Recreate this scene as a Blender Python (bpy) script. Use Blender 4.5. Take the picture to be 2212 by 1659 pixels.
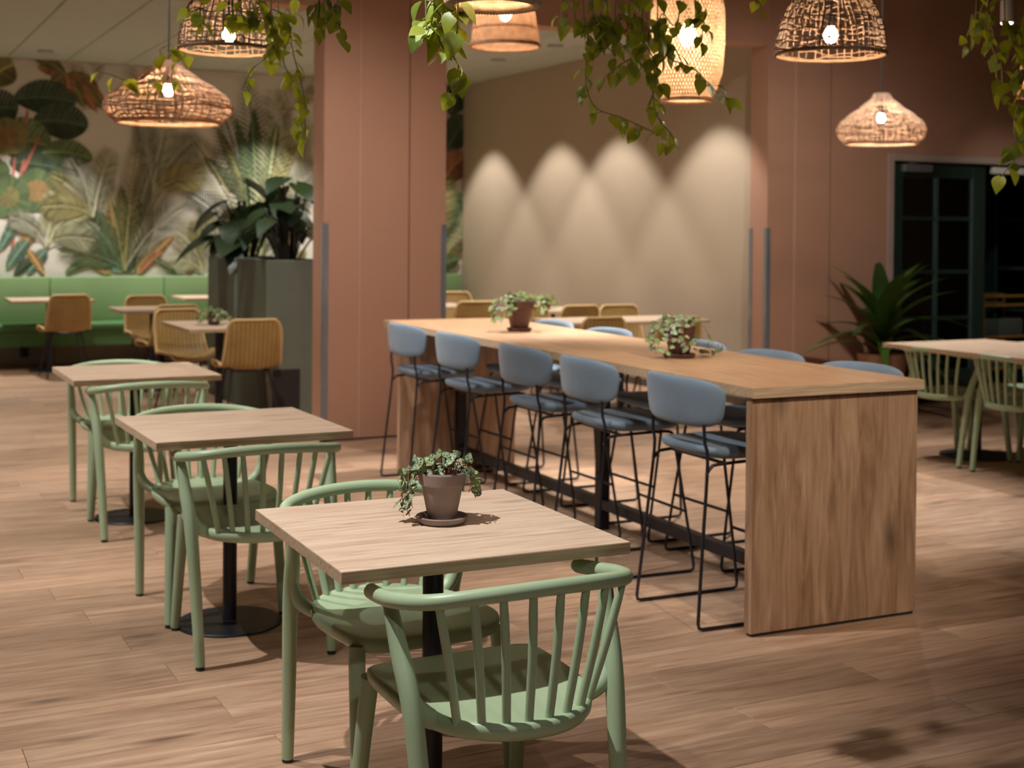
import bpy, bmesh, math, random
from mathutils import Vector, Matrix

# ------------------------------------------------------------------ scene, camera, light
for o in list(bpy.data.objects): bpy.data.objects.remove(o, do_unlink=True)
scene = bpy.context.scene
COL = scene.collection
PI = math.pi
F_PX, CY, CAM_H, YAW, ROLL, PITCH = 2931.14, 533.62, 1.4816, 0.4632, 0.0080, 0.0121
IW, IH = 2212, 1659

cam_data = bpy.data.cameras.new('camera')
cam_data.sensor_fit = 'HORIZONTAL'; cam_data.sensor_width = 36.0
cam_data.lens = F_PX / IW * 36.0
cam_data.shift_y = (CY - IH / 2) / IW
cam_data.clip_start = 0.05; cam_data.clip_end = 100
cam_data.dof.use_dof = True; cam_data.dof.focus_distance = 3.12; cam_data.dof.aperture_fstop = 4.4
cam = bpy.data.objects.new('camera', cam_data); COL.objects.link(cam)
_fwd = Vector((math.sin(YAW) * math.cos(PITCH), math.cos(YAW) * math.cos(PITCH), -math.sin(PITCH)))
_rt = Vector((math.cos(YAW), -math.sin(YAW), 0)); _up = _rt.cross(_fwd)
cr, sr = math.cos(ROLL), math.sin(ROLL)
_r2 = _rt * cr + _up * sr; _u2 = _up * cr - _rt * sr
cam.matrix_world = Matrix(((_r2.x, _u2.x, -_fwd.x, 0), (_r2.y, _u2.y, -_fwd.y, 0), (_r2.z, _u2.z, -_fwd.z, CAM_H), (0, 0, 0, 1)))
scene.camera = cam

def at(u, v, d):
    """room point seen at photo pixel (u, v), d metres in front of the lens"""
    a = (u - IW / 2) / F_PX * d; b = (v - CY) / F_PX * d
    return Vector((0, 0, CAM_H)) + _fwd * d + _r2 * a - _u2 * b

world = bpy.data.worlds.new('world'); scene.world = world; world.use_nodes = True
world.node_tree.nodes['Background'].inputs[0].default_value = (0.80, 0.74, 0.66, 1)
world.node_tree.nodes['Background'].inputs[1].default_value = 0.045

vs = scene.view_settings
vs.view_transform = 'Standard'; vs.look = 'None'; vs.gamma = 1.0; vs.use_curve_mapping = False
vs.exposure = 0.0

def spot(name, loc, target, power, angle, blend=0.5, size=0.03, color=(1.0, 0.83, 0.64)):
    d = bpy.data.lights.new(name, 'SPOT'); d.energy = power; d.spot_size = math.radians(angle); d.spot_blend = blend
    d.shadow_soft_size = size; d.color = color
    o = bpy.data.objects.new(name, d); COL.objects.link(o); o.location = loc
    o.rotation_euler = (Vector(target) - Vector(loc)).to_track_quat('-Z', 'Y').to_euler()
    return o
WARM = (1.0, 0.84, 0.66); MID = (1.0, 0.94, 0.86); COOL = (1.0, 0.965, 0.92)
def lights():
    # track heads on the left of the row of square tables
    for x, y, tx, ty, p in ((0.10, 2.98, 1.12, 2.84, 450), (-0.50, 4.92, 1.02, 4.95, 460), (-0.50, 6.70, 1.02, 6.95, 430)):
        spot('track_or_fill_light', (x, y, 3.55), (tx, ty, 0.45), p, 56, 0.75, 0.022, COOL)
    for y in (4.55, 6.60): spot('track_or_fill_light', (0.90, y, 3.65), (3.05, y + 0.15, 0.78), 290, 38, 0.85, 0.03, COOL)
    spot('track_or_fill_light', (-0.50, 8.6, 3.55), (0.6, 9.0, 0), 420, 66, 0.7, 0.03, COOL)  # extra spot added to lift the floor at far left
    # fill spots added from the camera side, no fixtures behind them
    spot('track_or_fill_light', (0.60, -1.2, 3.60), (1.6, 3.4, 0.75), 110, 50, 0.8, 0.05, MID)  # added frontal fill for table edges and chair backs
    spot('track_or_fill_light', (2.70, 1.0, 3.70), (3.45, 4.10, 0.95), 480, 30, 0.9, 0.04, WARM)  # added to brighten the near end panel of the counter
    # over the counter table and its far end
    spot('track_or_fill_light', (2.30, 5.75, 3.70), (3.25, 5.75, 0.75), 130, 60, 0.7, 0.03, MID)
    spot('track_or_fill_light', (4.60, 8.10, 3.70), (3.55, 7.30, 0.9), 760, 40, 0.6, 0.03, MID)
    # passage between counter and wall, table by the door
    spot('track_or_fill_light', (4.75, 6.60, 3.70), (4.70, 6.30, 0), 620, 56, 0.6, 0.03, MID)
    spot('track_or_fill_light', (7.35, 7.75, 3.70), (6.75, 6.35, 0.6), 330, 50, 0.6, 0.03, MID)
    spot('track_or_fill_light', (1.9, 6.6, 3.9), (3.4, 9.0, -0.45), 330, 84, 1.0, 0.05, MID)  # added wash for the pier, fading towards its top
    spot('track_or_fill_light', (5.4, 6.4, 3.9), (7.5, 9.0, -0.35), 230, 88, 1.0, 0.05, MID)  # added wash for the wall right of the opening
    spot('track_or_fill_light', (8.6, 7.0, 3.7), (9.95, 9.5, 0.6), 70, 40, 0.9, 0.04, MID)  # added fill that brings out the gold cart in the doorway
    # ceiling downlights of the back room
    for y in (14.45, 12.80, 11.55, 9.85):
        spot('downlight_beam', (6.22, y, 3.255), (6.22, y, 0), 190, 86, 0.36, 0.03, MID)
    for x, y, p in ((1.915, 14.48, 380), (4.386, 14.6, 380), (1.9, 12.3, 110), (4.39, 12.3, 120), (-0.6, 14.5, 260), (-0.6, 11.6, 160), (2.6, 10.2, 170), (4.6, 10.4, 150)):
        spot('downlight_beam', (x, y, 3.255), (x, y, 0), p, 88, 0.6, 0.03, MID)
lights()

# ------------------------------------------------------------------ materials
MATS = {}
def nodes_of(name):
    m = bpy.data.materials.new(name); m.use_nodes = True; MATS[name] = m
    nt = m.node_tree; return m, nt, nt.nodes['Principled BSDF']
def N(nt, kind, **kw):
    n = nt.nodes.new(kind)
    for k, v in kw.items():
        if k in n.inputs: n.inputs[k].default_value = v
        else: setattr(n, k, v)
    return n
def plain(name, col, rough=0.5, metal=0.0, var=0.06, scale=6.0, bump=0.0, bscale=60.0, spec=0.5):
    m, nt, b = nodes_of(name); L = nt.links.new
    tc = N(nt, 'ShaderNodeTexCoord')
    no = N(nt, 'ShaderNodeTexNoise'); no.inputs['Scale'].default_value = scale; no.inputs['Detail'].default_value = 4
    L(tc.outputs['Object'], no.inputs['Vector'])
    mr = N(nt, 'ShaderNodeMapRange'); mr.inputs['To Min'].default_value = 1 - var; mr.inputs['To Max'].default_value = 1 + var
    mr.inputs['From Min'].default_value = 0.3; mr.inputs['From Max'].default_value = 0.7
    L(no.outputs['Fac'], mr.inputs['Value'])
    mx = N(nt, 'ShaderNodeMix'); mx.data_type = 'RGBA'; mx.blend_type = 'MULTIPLY'; mx.inputs[0].default_value = 1
    mx.inputs[6].default_value = (*col, 1); L(mr.outputs[0], mx.inputs[7]); L(mx.outputs[2], b.inputs['Base Color'])
    b.inputs['Roughness'].default_value = rough; b.inputs['Metallic'].default_value = metal
    b.inputs['Specular IOR Level'].default_value = spec
    if bump:
        n2 = N(nt, 'ShaderNodeTexNoise'); n2.inputs['Scale'].default_value = bscale; L(tc.outputs['Object'], n2.inputs['Vector'])
        bp = N(nt, 'ShaderNodeBump'); bp.inputs['Strength'].default_value = bump; bp.inputs['Distance'].default_value = 0.004
        L(n2.outputs['Fac'], bp.inputs['Height']); L(bp.outputs[0], b.inputs['Normal'])
    return m
def wood(name, cols, axis='X', rough=0.45, knots=0.5, along=1.0, across=9.0, tone=0.10, seed=0.0):
    """oak: grain runs along the local axis, every object gets its own offset and tone"""
    m, nt, b = nodes_of(name); L = nt.links.new
    tc = N(nt, 'ShaderNodeTexCoord'); oi = N(nt, 'ShaderNodeObjectInfo')
    ad = N(nt, 'ShaderNodeVectorMath', operation='MULTIPLY_ADD')
    cmb = N(nt, 'ShaderNodeCombineXYZ')
    for i in range(3): L(oi.outputs['Random'], cmb.inputs[i])
    ad.inputs[1].default_value = (37.0, 91.0, 53.0); L(cmb.outputs[0], ad.inputs[0]); L(tc.outputs['Object'], ad.inputs[2])
    sc = {'X': (along, across, across), 'Y': (across, along, across), 'Z': (across, across, along)}[axis]
    mp = N(nt, 'ShaderNodeMapping'); mp.inputs['Scale'].default_value = sc; mp.inputs['Location'].default_value = (seed, seed, seed)
    L(ad.outputs[0], mp.inputs['Vector'])
    n1 = N(nt, 'ShaderNodeTexNoise'); n1.inputs['Scale'].default_value = 1.6; n1.inputs['Detail'].default_value = 7; n1.inputs['Roughness'].default_value = 0.6; n1.inputs['Distortion'].default_value = 0.7
    L(mp.outputs[0], n1.inputs['Vector'])
    mp2 = N(nt, 'ShaderNodeMapping'); mp2.inputs['Scale'].default_value = tuple(v * (9 if v > along * 2 else 3) for v in sc); L(ad.outputs[0], mp2.inputs['Vector'])
    n2 = N(nt, 'ShaderNodeTexNoise'); n2.inputs['Scale'].default_value = 1.5; n2.inputs['Detail'].default_value = 5; L(mp2.outputs[0], n2.inputs['Vector'])
    rp = N(nt, 'ShaderNodeValToRGB'); e = rp.color_ramp.elements
    e[0].position = 0.30; e[0].color = (*cols[0], 1); e[1].position = 0.72; e[1].color = (*cols[2], 1)
    k = e.new(0.50); k.color = (*cols[1], 1)
    L(n1.outputs['Fac'], rp.inputs['Fac'])
    mr = N(nt, 'ShaderNodeMapRange'); mr.inputs['From Min'].default_value = 0.3; mr.inputs['From Max'].default_value = 0.7; mr.inputs['To Min'].default_value = 0.86; mr.inputs['To Max'].default_value = 1.10
    L(n2.outputs['Fac'], mr.inputs['Value'])
    mx = N(nt, 'ShaderNodeMix'); mx.data_type = 'RGBA'; mx.blend_type = 'MULTIPLY'; mx.inputs[0].default_value = 1
    L(rp.outputs[0], mx.inputs[6]); L(mr.outputs[0], mx.inputs[7])
    # knots
    mp3 = N(nt, 'ShaderNodeMapping'); mp3.inputs['Scale'].default_value = tuple(v * 0.33 * (1.0 if v > along * 2 else 3.6) for v in sc); L(ad.outputs[0], mp3.inputs['Vector'])
    vo = N(nt, 'ShaderNodeTexVoronoi'); vo.inputs['Scale'].default_value = 1.0; L(mp3.outputs[0], vo.inputs['Vector'])
    kr = N(nt, 'ShaderNodeMapRange'); kr.inputs['From Min'].default_value = 0.02; kr.inputs['From Max'].default_value = 0.22; kr.inputs['To Min'].default_value = 1 - knots; kr.inputs['To Max'].default_value = 1.0
    L(vo.outputs['Distance'], kr.inputs['Value'])
    mk = N(nt, 'ShaderNodeMix'); mk.data_type = 'RGBA'; mk.blend_type = 'MULTIPLY'; mk.inputs[0].default_value = 1
    L(mx.outputs[2], mk.inputs[6]); L(kr.outputs[0], mk.inputs[7])
    tr = N(nt, 'ShaderNodeMapRange'); tr.inputs['To Min'].default_value = 1 - tone; tr.inputs['To Max'].default_value = 1 + tone; L(oi.outputs['Random'], tr.inputs['Value'])
    mt = N(nt, 'ShaderNodeMix'); mt.data_type = 'RGBA'; mt.blend_type = 'MULTIPLY'; mt.inputs[0].default_value = 1
    L(mk.outputs[2], mt.inputs[6]); L(tr.outputs[0], mt.inputs[7]); L(mt.outputs[2], b.inputs['Base Color'])
    b.inputs['Roughness'].default_value = rough
    bp = N(nt, 'ShaderNodeBump'); bp.inputs['Strength'].default_value = 0.12; bp.inputs['Distance'].default_value = 0.002
    L(n2.outputs['Fac'], bp.inputs['Height']); L(bp.outputs[0], b.inputs['Normal'])
    return m
def fabric(name, col, rough=0.9, scale=420.0):
    m, nt, b = nodes_of(name); L = nt.links.new
    tc = N(nt, 'ShaderNodeTexCoord')
    no = N(nt, 'ShaderNodeTexNoise'); no.inputs['Scale'].default_value = scale; no.inputs['Detail'].default_value = 2; L(tc.outputs['Object'], no.inputs['Vector'])
    n0 = N(nt, 'ShaderNodeTexNoise'); n0.inputs['Scale'].default_value = 9; n0.inputs['Detail'].default_value = 3; L(tc.outputs['Object'], n0.inputs['Vector'])
    a = N(nt, 'ShaderNodeMath', operation='ADD'); L(no.outputs['Fac'], a.inputs[0]); L(n0.outputs['Fac'], a.inputs[1])
    mr = N(nt, 'ShaderNodeMapRange'); mr.inputs['From Min'].default_value = 0.6; mr.inputs['From Max'].default_value = 1.4; mr.inputs['To Min'].default_value = 0.86; mr.inputs['To Max'].default_value = 1.12
    L(a.outputs[0], mr.inputs['Value'])
    mx = N(nt, 'ShaderNodeMix'); mx.data_type = 'RGBA'; mx.blend_type = 'MULTIPLY'; mx.inputs[0].default_value = 1
    mx.inputs[6].default_value = (*col, 1); L(mr.outputs[0], mx.inputs[7]); L(mx.outputs[2], b.inputs['Base Color'])
    b.inputs['Roughness'].default_value = rough; b.inputs['Sheen Weight'].default_value = 0.25
    bp = N(nt, 'ShaderNodeBump'); bp.inputs['Strength'].default_value = 0.25; bp.inputs['Distance'].default_value = 0.002
    L(no.outputs['Fac'], bp.inputs['Height']); L(bp.outputs[0], b.inputs['Normal'])
    return m
def leafy(name, dark, light, trans, rough=0.45, tmix=0.35):
    """foliage: random tone per leaf, lighter veins, lets light through"""
    m, nt, b = nodes_of(name); L = nt.links.new
    oi = N(nt, 'ShaderNodeObjectInfo'); tc = N(nt, 'ShaderNodeTexCoord')
    no = N(nt, 'ShaderNodeTexNoise'); no.inputs['Scale'].default_value = 5; L(tc.outputs['Object'], no.inputs['Vector'])
    ad = N(nt, 'ShaderNodeMath', operation='MULTIPLY_ADD'); ad.inputs[1].default_value = 0.5; L(no.outputs['Fac'], ad.inputs[0])
    sb = N(nt, 'ShaderNodeMath', operation='SUBTRACT'); sb.inputs[1].default_value = 0.25; L(oi.outputs['Random'], sb.inputs[0]); L(sb.outputs[0], ad.inputs[2])
    mx = N(nt, 'ShaderNodeMix'); mx.data_type = 'RGBA'; L(ad.outputs[0], mx.inputs[0]); mx.clamp_factor = True
    mx.inputs[6].default_value = (*dark, 1); mx.inputs[7].default_value = (*light, 1)
    L(mx.outputs[2], b.inputs['Base Color']); b.inputs['Roughness'].default_value = rough
    tl = N(nt, 'ShaderNodeBsdfTranslucent'); tl.inputs['Color'].default_value = (*trans, 1)
    ms = N(nt, 'ShaderNodeMixShader'); ms.inputs[0].default_value = tmix
    out = nt.nodes['Material Output']; L(b.outputs[0], ms.inputs[1]); L(tl.outputs[0], ms.inputs[2]); L(ms.outputs[0], out.inputs['Surface'])
    return m
def marbled_leaf(name):
    m, nt, b = nodes_of(name); L = nt.links.new
    oi = N(nt, 'ShaderNodeObjectInfo'); tc = N(nt, 'ShaderNodeTexCoord')
    wr = N(nt, 'ShaderNodeTexNoise'); wr.inputs['Scale'].default_value = 3.5; L(tc.outputs['Object'], wr.inputs['Vector'])
    mixv = N(nt, 'ShaderNodeMix'); mixv.data_type = 'VECTOR'; mixv.inputs[0].default_value = 0.16
    L(tc.outputs['Object'], mixv.inputs[4]); L(wr.outputs['Color'], mixv.inputs[5])
    vo = N(nt, 'ShaderNodeTexVoronoi'); vo.feature = 'DISTANCE_TO_EDGE'; vo.inputs['Scale'].default_value = 5.2
    L(mixv.outputs[1], vo.inputs['Vector'])
    rp = N(nt, 'ShaderNodeMapRange'); rp.inputs['From Min'].default_value = 0.07; rp.inputs['From Max'].default_value = 0.20; rp.inputs['To Min'].default_value = 1; rp.inputs['To Max'].default_value = 0
    L(vo.outputs['Distance'], rp.inputs['Value'])
    # plain green border: the marbling fades out towards the leaf edge
    at_ = N(nt, 'ShaderNodeAttribute'); at_.attribute_name = 'edge'
    mul = N(nt, 'ShaderNodeMath', operation='MULTIPLY'); L(rp.outputs[0], mul.inputs[0]); L(at_.outputs['Fac'], mul.inputs[1])
    dk = N(nt, 'ShaderNodeMix'); dk.data_type = 'RGBA'; L(oi.outputs['Random'], dk.inputs[0])
    dk.inputs[6].default_value = (0.030, 0.062, 0.030, 1); dk.inputs[7].default_value = (0.11, 0.155, 0.035, 1)
    lt = N(nt, 'ShaderNodeMix'); lt.data_type = 'RGBA'; L(oi.outputs['Random'], lt.inputs[0])
    lt.inputs[6].default_value = (0.42, 0.55, 0.42, 1); lt.inputs[7].default_value = (0.46, 0.50, 0.26, 1)
    mx = N(nt, 'ShaderNodeMix'); mx.data_type = 'RGBA'; L(mul.outputs[0], mx.inputs[0]); L(dk.outputs[2], mx.inputs[6]); L(lt.outputs[2], mx.inputs[7])
    L(mx.outputs[2], b.inputs['Base Color']); b.inputs['Roughness'].default_value = 0.5
    return m
def glow(name, col, strength):
    m, nt, b = nodes_of(name); b.inputs['Base Color'].default_value = (*col, 1)
    b.inputs['Emission Color'].default_value = (*col, 1); b.inputs['Emission Strength'].default_value = strength
    return m
def glassy(name, col=(0.9, 0.95, 0.93), alpha=0.25, rough=0.05):
    m, nt, b = nodes_of(name); L = nt.links.new
    tr = N(nt, 'ShaderNodeBsdfTransparent'); tr.inputs[0].default_value = (*col, 1)
    gl = N(nt, 'ShaderNodeBsdfGlossy'); gl.inputs['Roughness'].default_value = rough
    fr = N(nt, 'ShaderNodeFresnel'); fr.inputs[0].default_value = 1.45
    ms = N(nt, 'ShaderNodeMixShader'); L(fr.outputs[0], ms.inputs[0]); L(tr.outputs[0], ms.inputs[1]); L(gl.outputs[0], ms.inputs[2])
    L(ms.outputs[0], nt.nodes['Material Output'].inputs['Surface'])
    return m
def rattan(name, c0, c1, stripes=60.0):
    m, nt, b = nodes_of(name); L = nt.links.new
    tc = N(nt, 'ShaderNodeTexCoord')
    wv = N(nt, 'ShaderNodeTexWave'); wv.bands_direction = 'X'; wv.inputs['Scale'].default_value = stripes / 6.28 * 2; wv.inputs['Distortion'].default_value = 0.4
    wz = N(nt, 'ShaderNodeTexWave'); wz.bands_direction = 'Z'; wz.inputs['Scale'].default_value = stripes; wz.inputs['Distortion'].default_value = 0.6
    L(tc.outputs['Object'], wv.inputs['Vector']); L(tc.outputs['Object'], wz.inputs['Vector'])
    mu = N(nt, 'ShaderNodeMath', operation='MULTIPLY'); L(wv.outputs['Fac'], mu.inputs[0]); L(wz.outputs['Fac'], mu.inputs[1])
    a2 = N(nt, 'ShaderNodeMath', operation='MULTIPLY_ADD'); a2.inputs[1].default_value = 0.6; L(mu.outputs[0], a2.inputs[0])
    n0 = N(nt, 'ShaderNodeTexNoise'); n0.inputs['Scale'].default_value = 7; L(tc.outputs['Object'], n0.inputs['Vector']); 
    h = N(nt, 'ShaderNodeMath', operation='MULTIPLY'); h.inputs[1].default_value = 0.5; L(n0.outputs['Fac'], h.inputs[0]); L(h.outputs[0], a2.inputs[2])
    mx = N(nt, 'ShaderNodeMix'); mx.data_type = 'RGBA'; L(a2.outputs[0], mx.inputs[0]); mx.inputs[6].default_value = (*c0, 1); mx.inputs[7].default_value = (*c1, 1)
    L(mx.outputs[2], b.inputs['Base Color']); b.inputs['Roughness'].default_value = 0.55
    bp = N(nt, 'ShaderNodeBump'); bp.inputs['Strength'].default_value = 0.4; bp.inputs['Distance'].default_value = 0.004
    L(mu.outputs[0], bp.inputs['Height']); L(bp.outputs[0], b.inputs['Normal'])
    return m
def straw(name, col, tcol, tmix=0.3):
    m, nt, b = nodes_of(name); L = nt.links.new
    tc = N(nt, 'ShaderNodeTexCoord'); no = N(nt, 'ShaderNodeTexNoise'); no.inputs['Scale'].default_value = 30; L(tc.outputs['Object'], no.inputs['Vector'])
    mr = N(nt, 'ShaderNodeMapRange'); mr.inputs['From Min'].default_value = 0.3; mr.inputs['From Max'].default_value = 0.7; mr.inputs['To Min'].default_value = 0.65; mr.inputs['To Max'].default_value = 1.25
    L(no.outputs['Fac'], mr.inputs['Value'])
    mx = N(nt, 'ShaderNodeMix'); mx.data_type = 'RGBA'; mx.blend_type = 'MULTIPLY'; mx.inputs[0].default_value = 1
    mx.inputs[6].default_value = (*col, 1); L(mr.outputs[0], mx.inputs[7]); L(mx.outputs[2], b.inputs['Base Color']); b.inputs['Roughness'].default_value = 0.6
    tl = N(nt, 'ShaderNodeBsdfTranslucent'); tl.inputs['Color'].default_value = (*tcol, 1)
    ms = N(nt, 'ShaderNodeMixShader'); ms.inputs[0].default_value = tmix
    L(b.outputs[0], ms.inputs[1]); L(tl.outputs[0], ms.inputs[2]); L(ms.outputs[0], nt.nodes['Material Output'].inputs['Surface'])
    return m
def printed(name):
    m, nt, b = nodes_of(name); L = nt.links.new
    a = N(nt, 'ShaderNodeVertexColor'); a.layer_name = 'Col'; L(a.outputs['Color'], b.inputs['Base Color']); b.inputs['Roughness'].default_value = 0.85
    return m

wood('oak_floor', ((0.27, 0.150, 0.090), (0.42, 0.262, 0.172), (0.54, 0.368, 0.258)), 'X', 0.42, 0.60, 1.6, 19.0, 0.15)
wood('oak_top', ((0.52, 0.345, 0.235), (0.67, 0.50, 0.375), (0.76, 0.61, 0.485)), 'X', 0.38, 0.28, 2.2, 26.0, 0.03)
wood('oak_edge', ((0.34, 0.23, 0.14), (0.55, 0.40, 0.265), (0.68, 0.53, 0.37)), 'X', 0.45, 0.0, 2.0, 60.0, 0.03)
wood('oak_counter', ((0.42, 0.235, 0.125), (0.52, 0.31, 0.175), (0.60, 0.385, 0.235)), 'Y', 0.36, 0.22, 1.6, 18.0, 0.02)
wood('oak_panel', ((0.26, 0.145, 0.082), (0.43, 0.265, 0.165), (0.56, 0.37, 0.25)), 'Z', 0.45, 0.62, 1.5, 13.0, 0.02)
plain('sage_plastic', (0.375, 0.490, 0.315), 0.42, 0, 0.03)
plain('sage_cap', (0.27, 0.41, 0.225), 0.5)
plain('black_metal', (0.010, 0.010, 0.016), 0.42)
plain('dark_glide', (0.02, 0.02, 0.02), 0.6)
fabric('blue_fabric', (0.150, 0.215, 0.295))
plain('pink_wall', (0.480, 0.265, 0.180), 0.75, 0, 0.03, 1.5)
plain('pink_seam', (0.56, 0.35, 0.28), 0.6)
plain('seam_dark', (0.16, 0.075, 0.05), 0.8)
plain('taupe_wall', (0.48, 0.385, 0.285), 0.85, 0, 0.03, 1.2)
plain('steel_guard', (0.30, 0.32, 0.36), 0.28, 0.45)
plain('ceiling_tile', (0.47, 0.50, 0.45), 0.9, 0, 0.03, 8, 0.15, 90)
plain('ceiling_bar', (0.30, 0.285, 0.24), 0.8)
plain('front_ceiling', (0.10, 0.085, 0.075), 0.9)
plain('plaster', (0.40, 0.34, 0.28), 0.9)
plain('base_board', (0.10, 0.065, 0.045), 0.7)
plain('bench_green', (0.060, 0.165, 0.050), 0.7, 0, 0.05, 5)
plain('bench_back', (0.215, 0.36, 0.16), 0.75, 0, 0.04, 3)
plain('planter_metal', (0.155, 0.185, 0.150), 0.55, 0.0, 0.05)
plain('planter_metal_shaded', (0.085, 0.095, 0.065), 0.6, 0.0, 0.05)  # same metal darkened: shade on the side faces put into the colour
plain('soil', (0.030, 0.020, 0.013), 0.95, 0, 0.3, 40, 0.5, 60)
rattan('rattan', (0.15, 0.080, 0.020), (0.62, 0.40, 0.13), 30.0)
plain('rattan_rim', (0.62, 0.42, 0.19), 0.5)
straw('basket_straw', (0.42, 0.25, 0.145), (0.78, 0.47, 0.27), 0.24)
straw('basket_dark', (0.22, 0.125, 0.065), (0.60, 0.33, 0.16), 0.08)
straw('pale_straw', (0.60, 0.42, 0.27), (0.84, 0.55, 0.33), 0.20)
straw('basket_pale', (0.62, 0.46, 0.34), (0.84, 0.60, 0.42), 0.36)
straw('fine_straw', (0.52, 0.31, 0.18), (0.82, 0.47, 0.27), 0.20)
glow('bulb_glow', (1.0, 0.86, 0.66), 60.0)
glassy('bulb_glass')
plain('socket', (0.05, 0.035, 0.025), 0.5)
plain('cord', (0.03, 0.025, 0.022), 0.7)
plain('white_metal', (0.82, 0.82, 0.80), 0.4)
glow('spot_glow', (0.85, 0.93, 1.0), 18.0)
glow('downlight_lens', (0.30, 0.32, 0.34), 0.10)
plain('downlight_ring', (0.12, 0.13, 0.15), 0.5)
leafy('vine_leaf', (0.035, 0.080, 0.014), (0.26, 0.33, 0.035), (0.52, 0.58, 0.03), 0.42, 0.36)
plain('vine_stem', (0.20, 0.21, 0.06), 0.6)
leafy('dark_leaf', (0.006, 0.018, 0.006), (0.018, 0.045, 0.012), (0.04, 0.10, 0.02), 0.40, 0.10)
leafy('palm_leaf', (0.018, 0.055, 0.010), (0.070, 0.165, 0.020), (0.12, 0.26, 0.03), 0.36, 0.15)
marbled_leaf('marbled_leaf')
leafy('under_leaf', (0.16, 0.24, 0.08), (0.28, 0.38, 0.14), (0.3, 0.4, 0.1), 0.5, 0.2)
plain('trail_stem', (0.42, 0.17, 0.10), 0.5)
plain('young_leaf', (0.60, 0.20, 0.12), 0.5)
plain('dark_stem', (0.025, 0.02, 0.012), 0.7)
plain('clay_pot', (0.265, 0.195, 0.168), 0.75, 0, 0.14, 9, 0.12, 50)
plain('clay_saucer', (0.24, 0.175, 0.15), 0.75, 0, 0.16, 14, 0.12, 50)
plain('brown_pot', (0.115, 0.050, 0.040), 0.55)
plain('pale_pot', (0.45, 0.25, 0.17), 0.7)
plain('door_green', (0.016, 0.036, 0.024), 0.45)
plain('door_edge', (0.045, 0.085, 0.085), 0.4)
plain('door_trim', (0.46, 0.36, 0.31), 0.6)
plain('closer_metal', (0.20, 0.20, 0.21), 0.4, 0.3)
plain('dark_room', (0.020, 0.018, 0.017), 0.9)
plain('gold_frame', (0.46, 0.26, 0.055), 0.35, 0.4)
plain('grey_bin', (0.09, 0.11, 0.09), 0.6)
plain('socket_black', (0.006, 0.006, 0.006), 0.5)
glassy('pane_glass', (0.55, 0.58, 0.56))
printed('mural_print')
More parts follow.
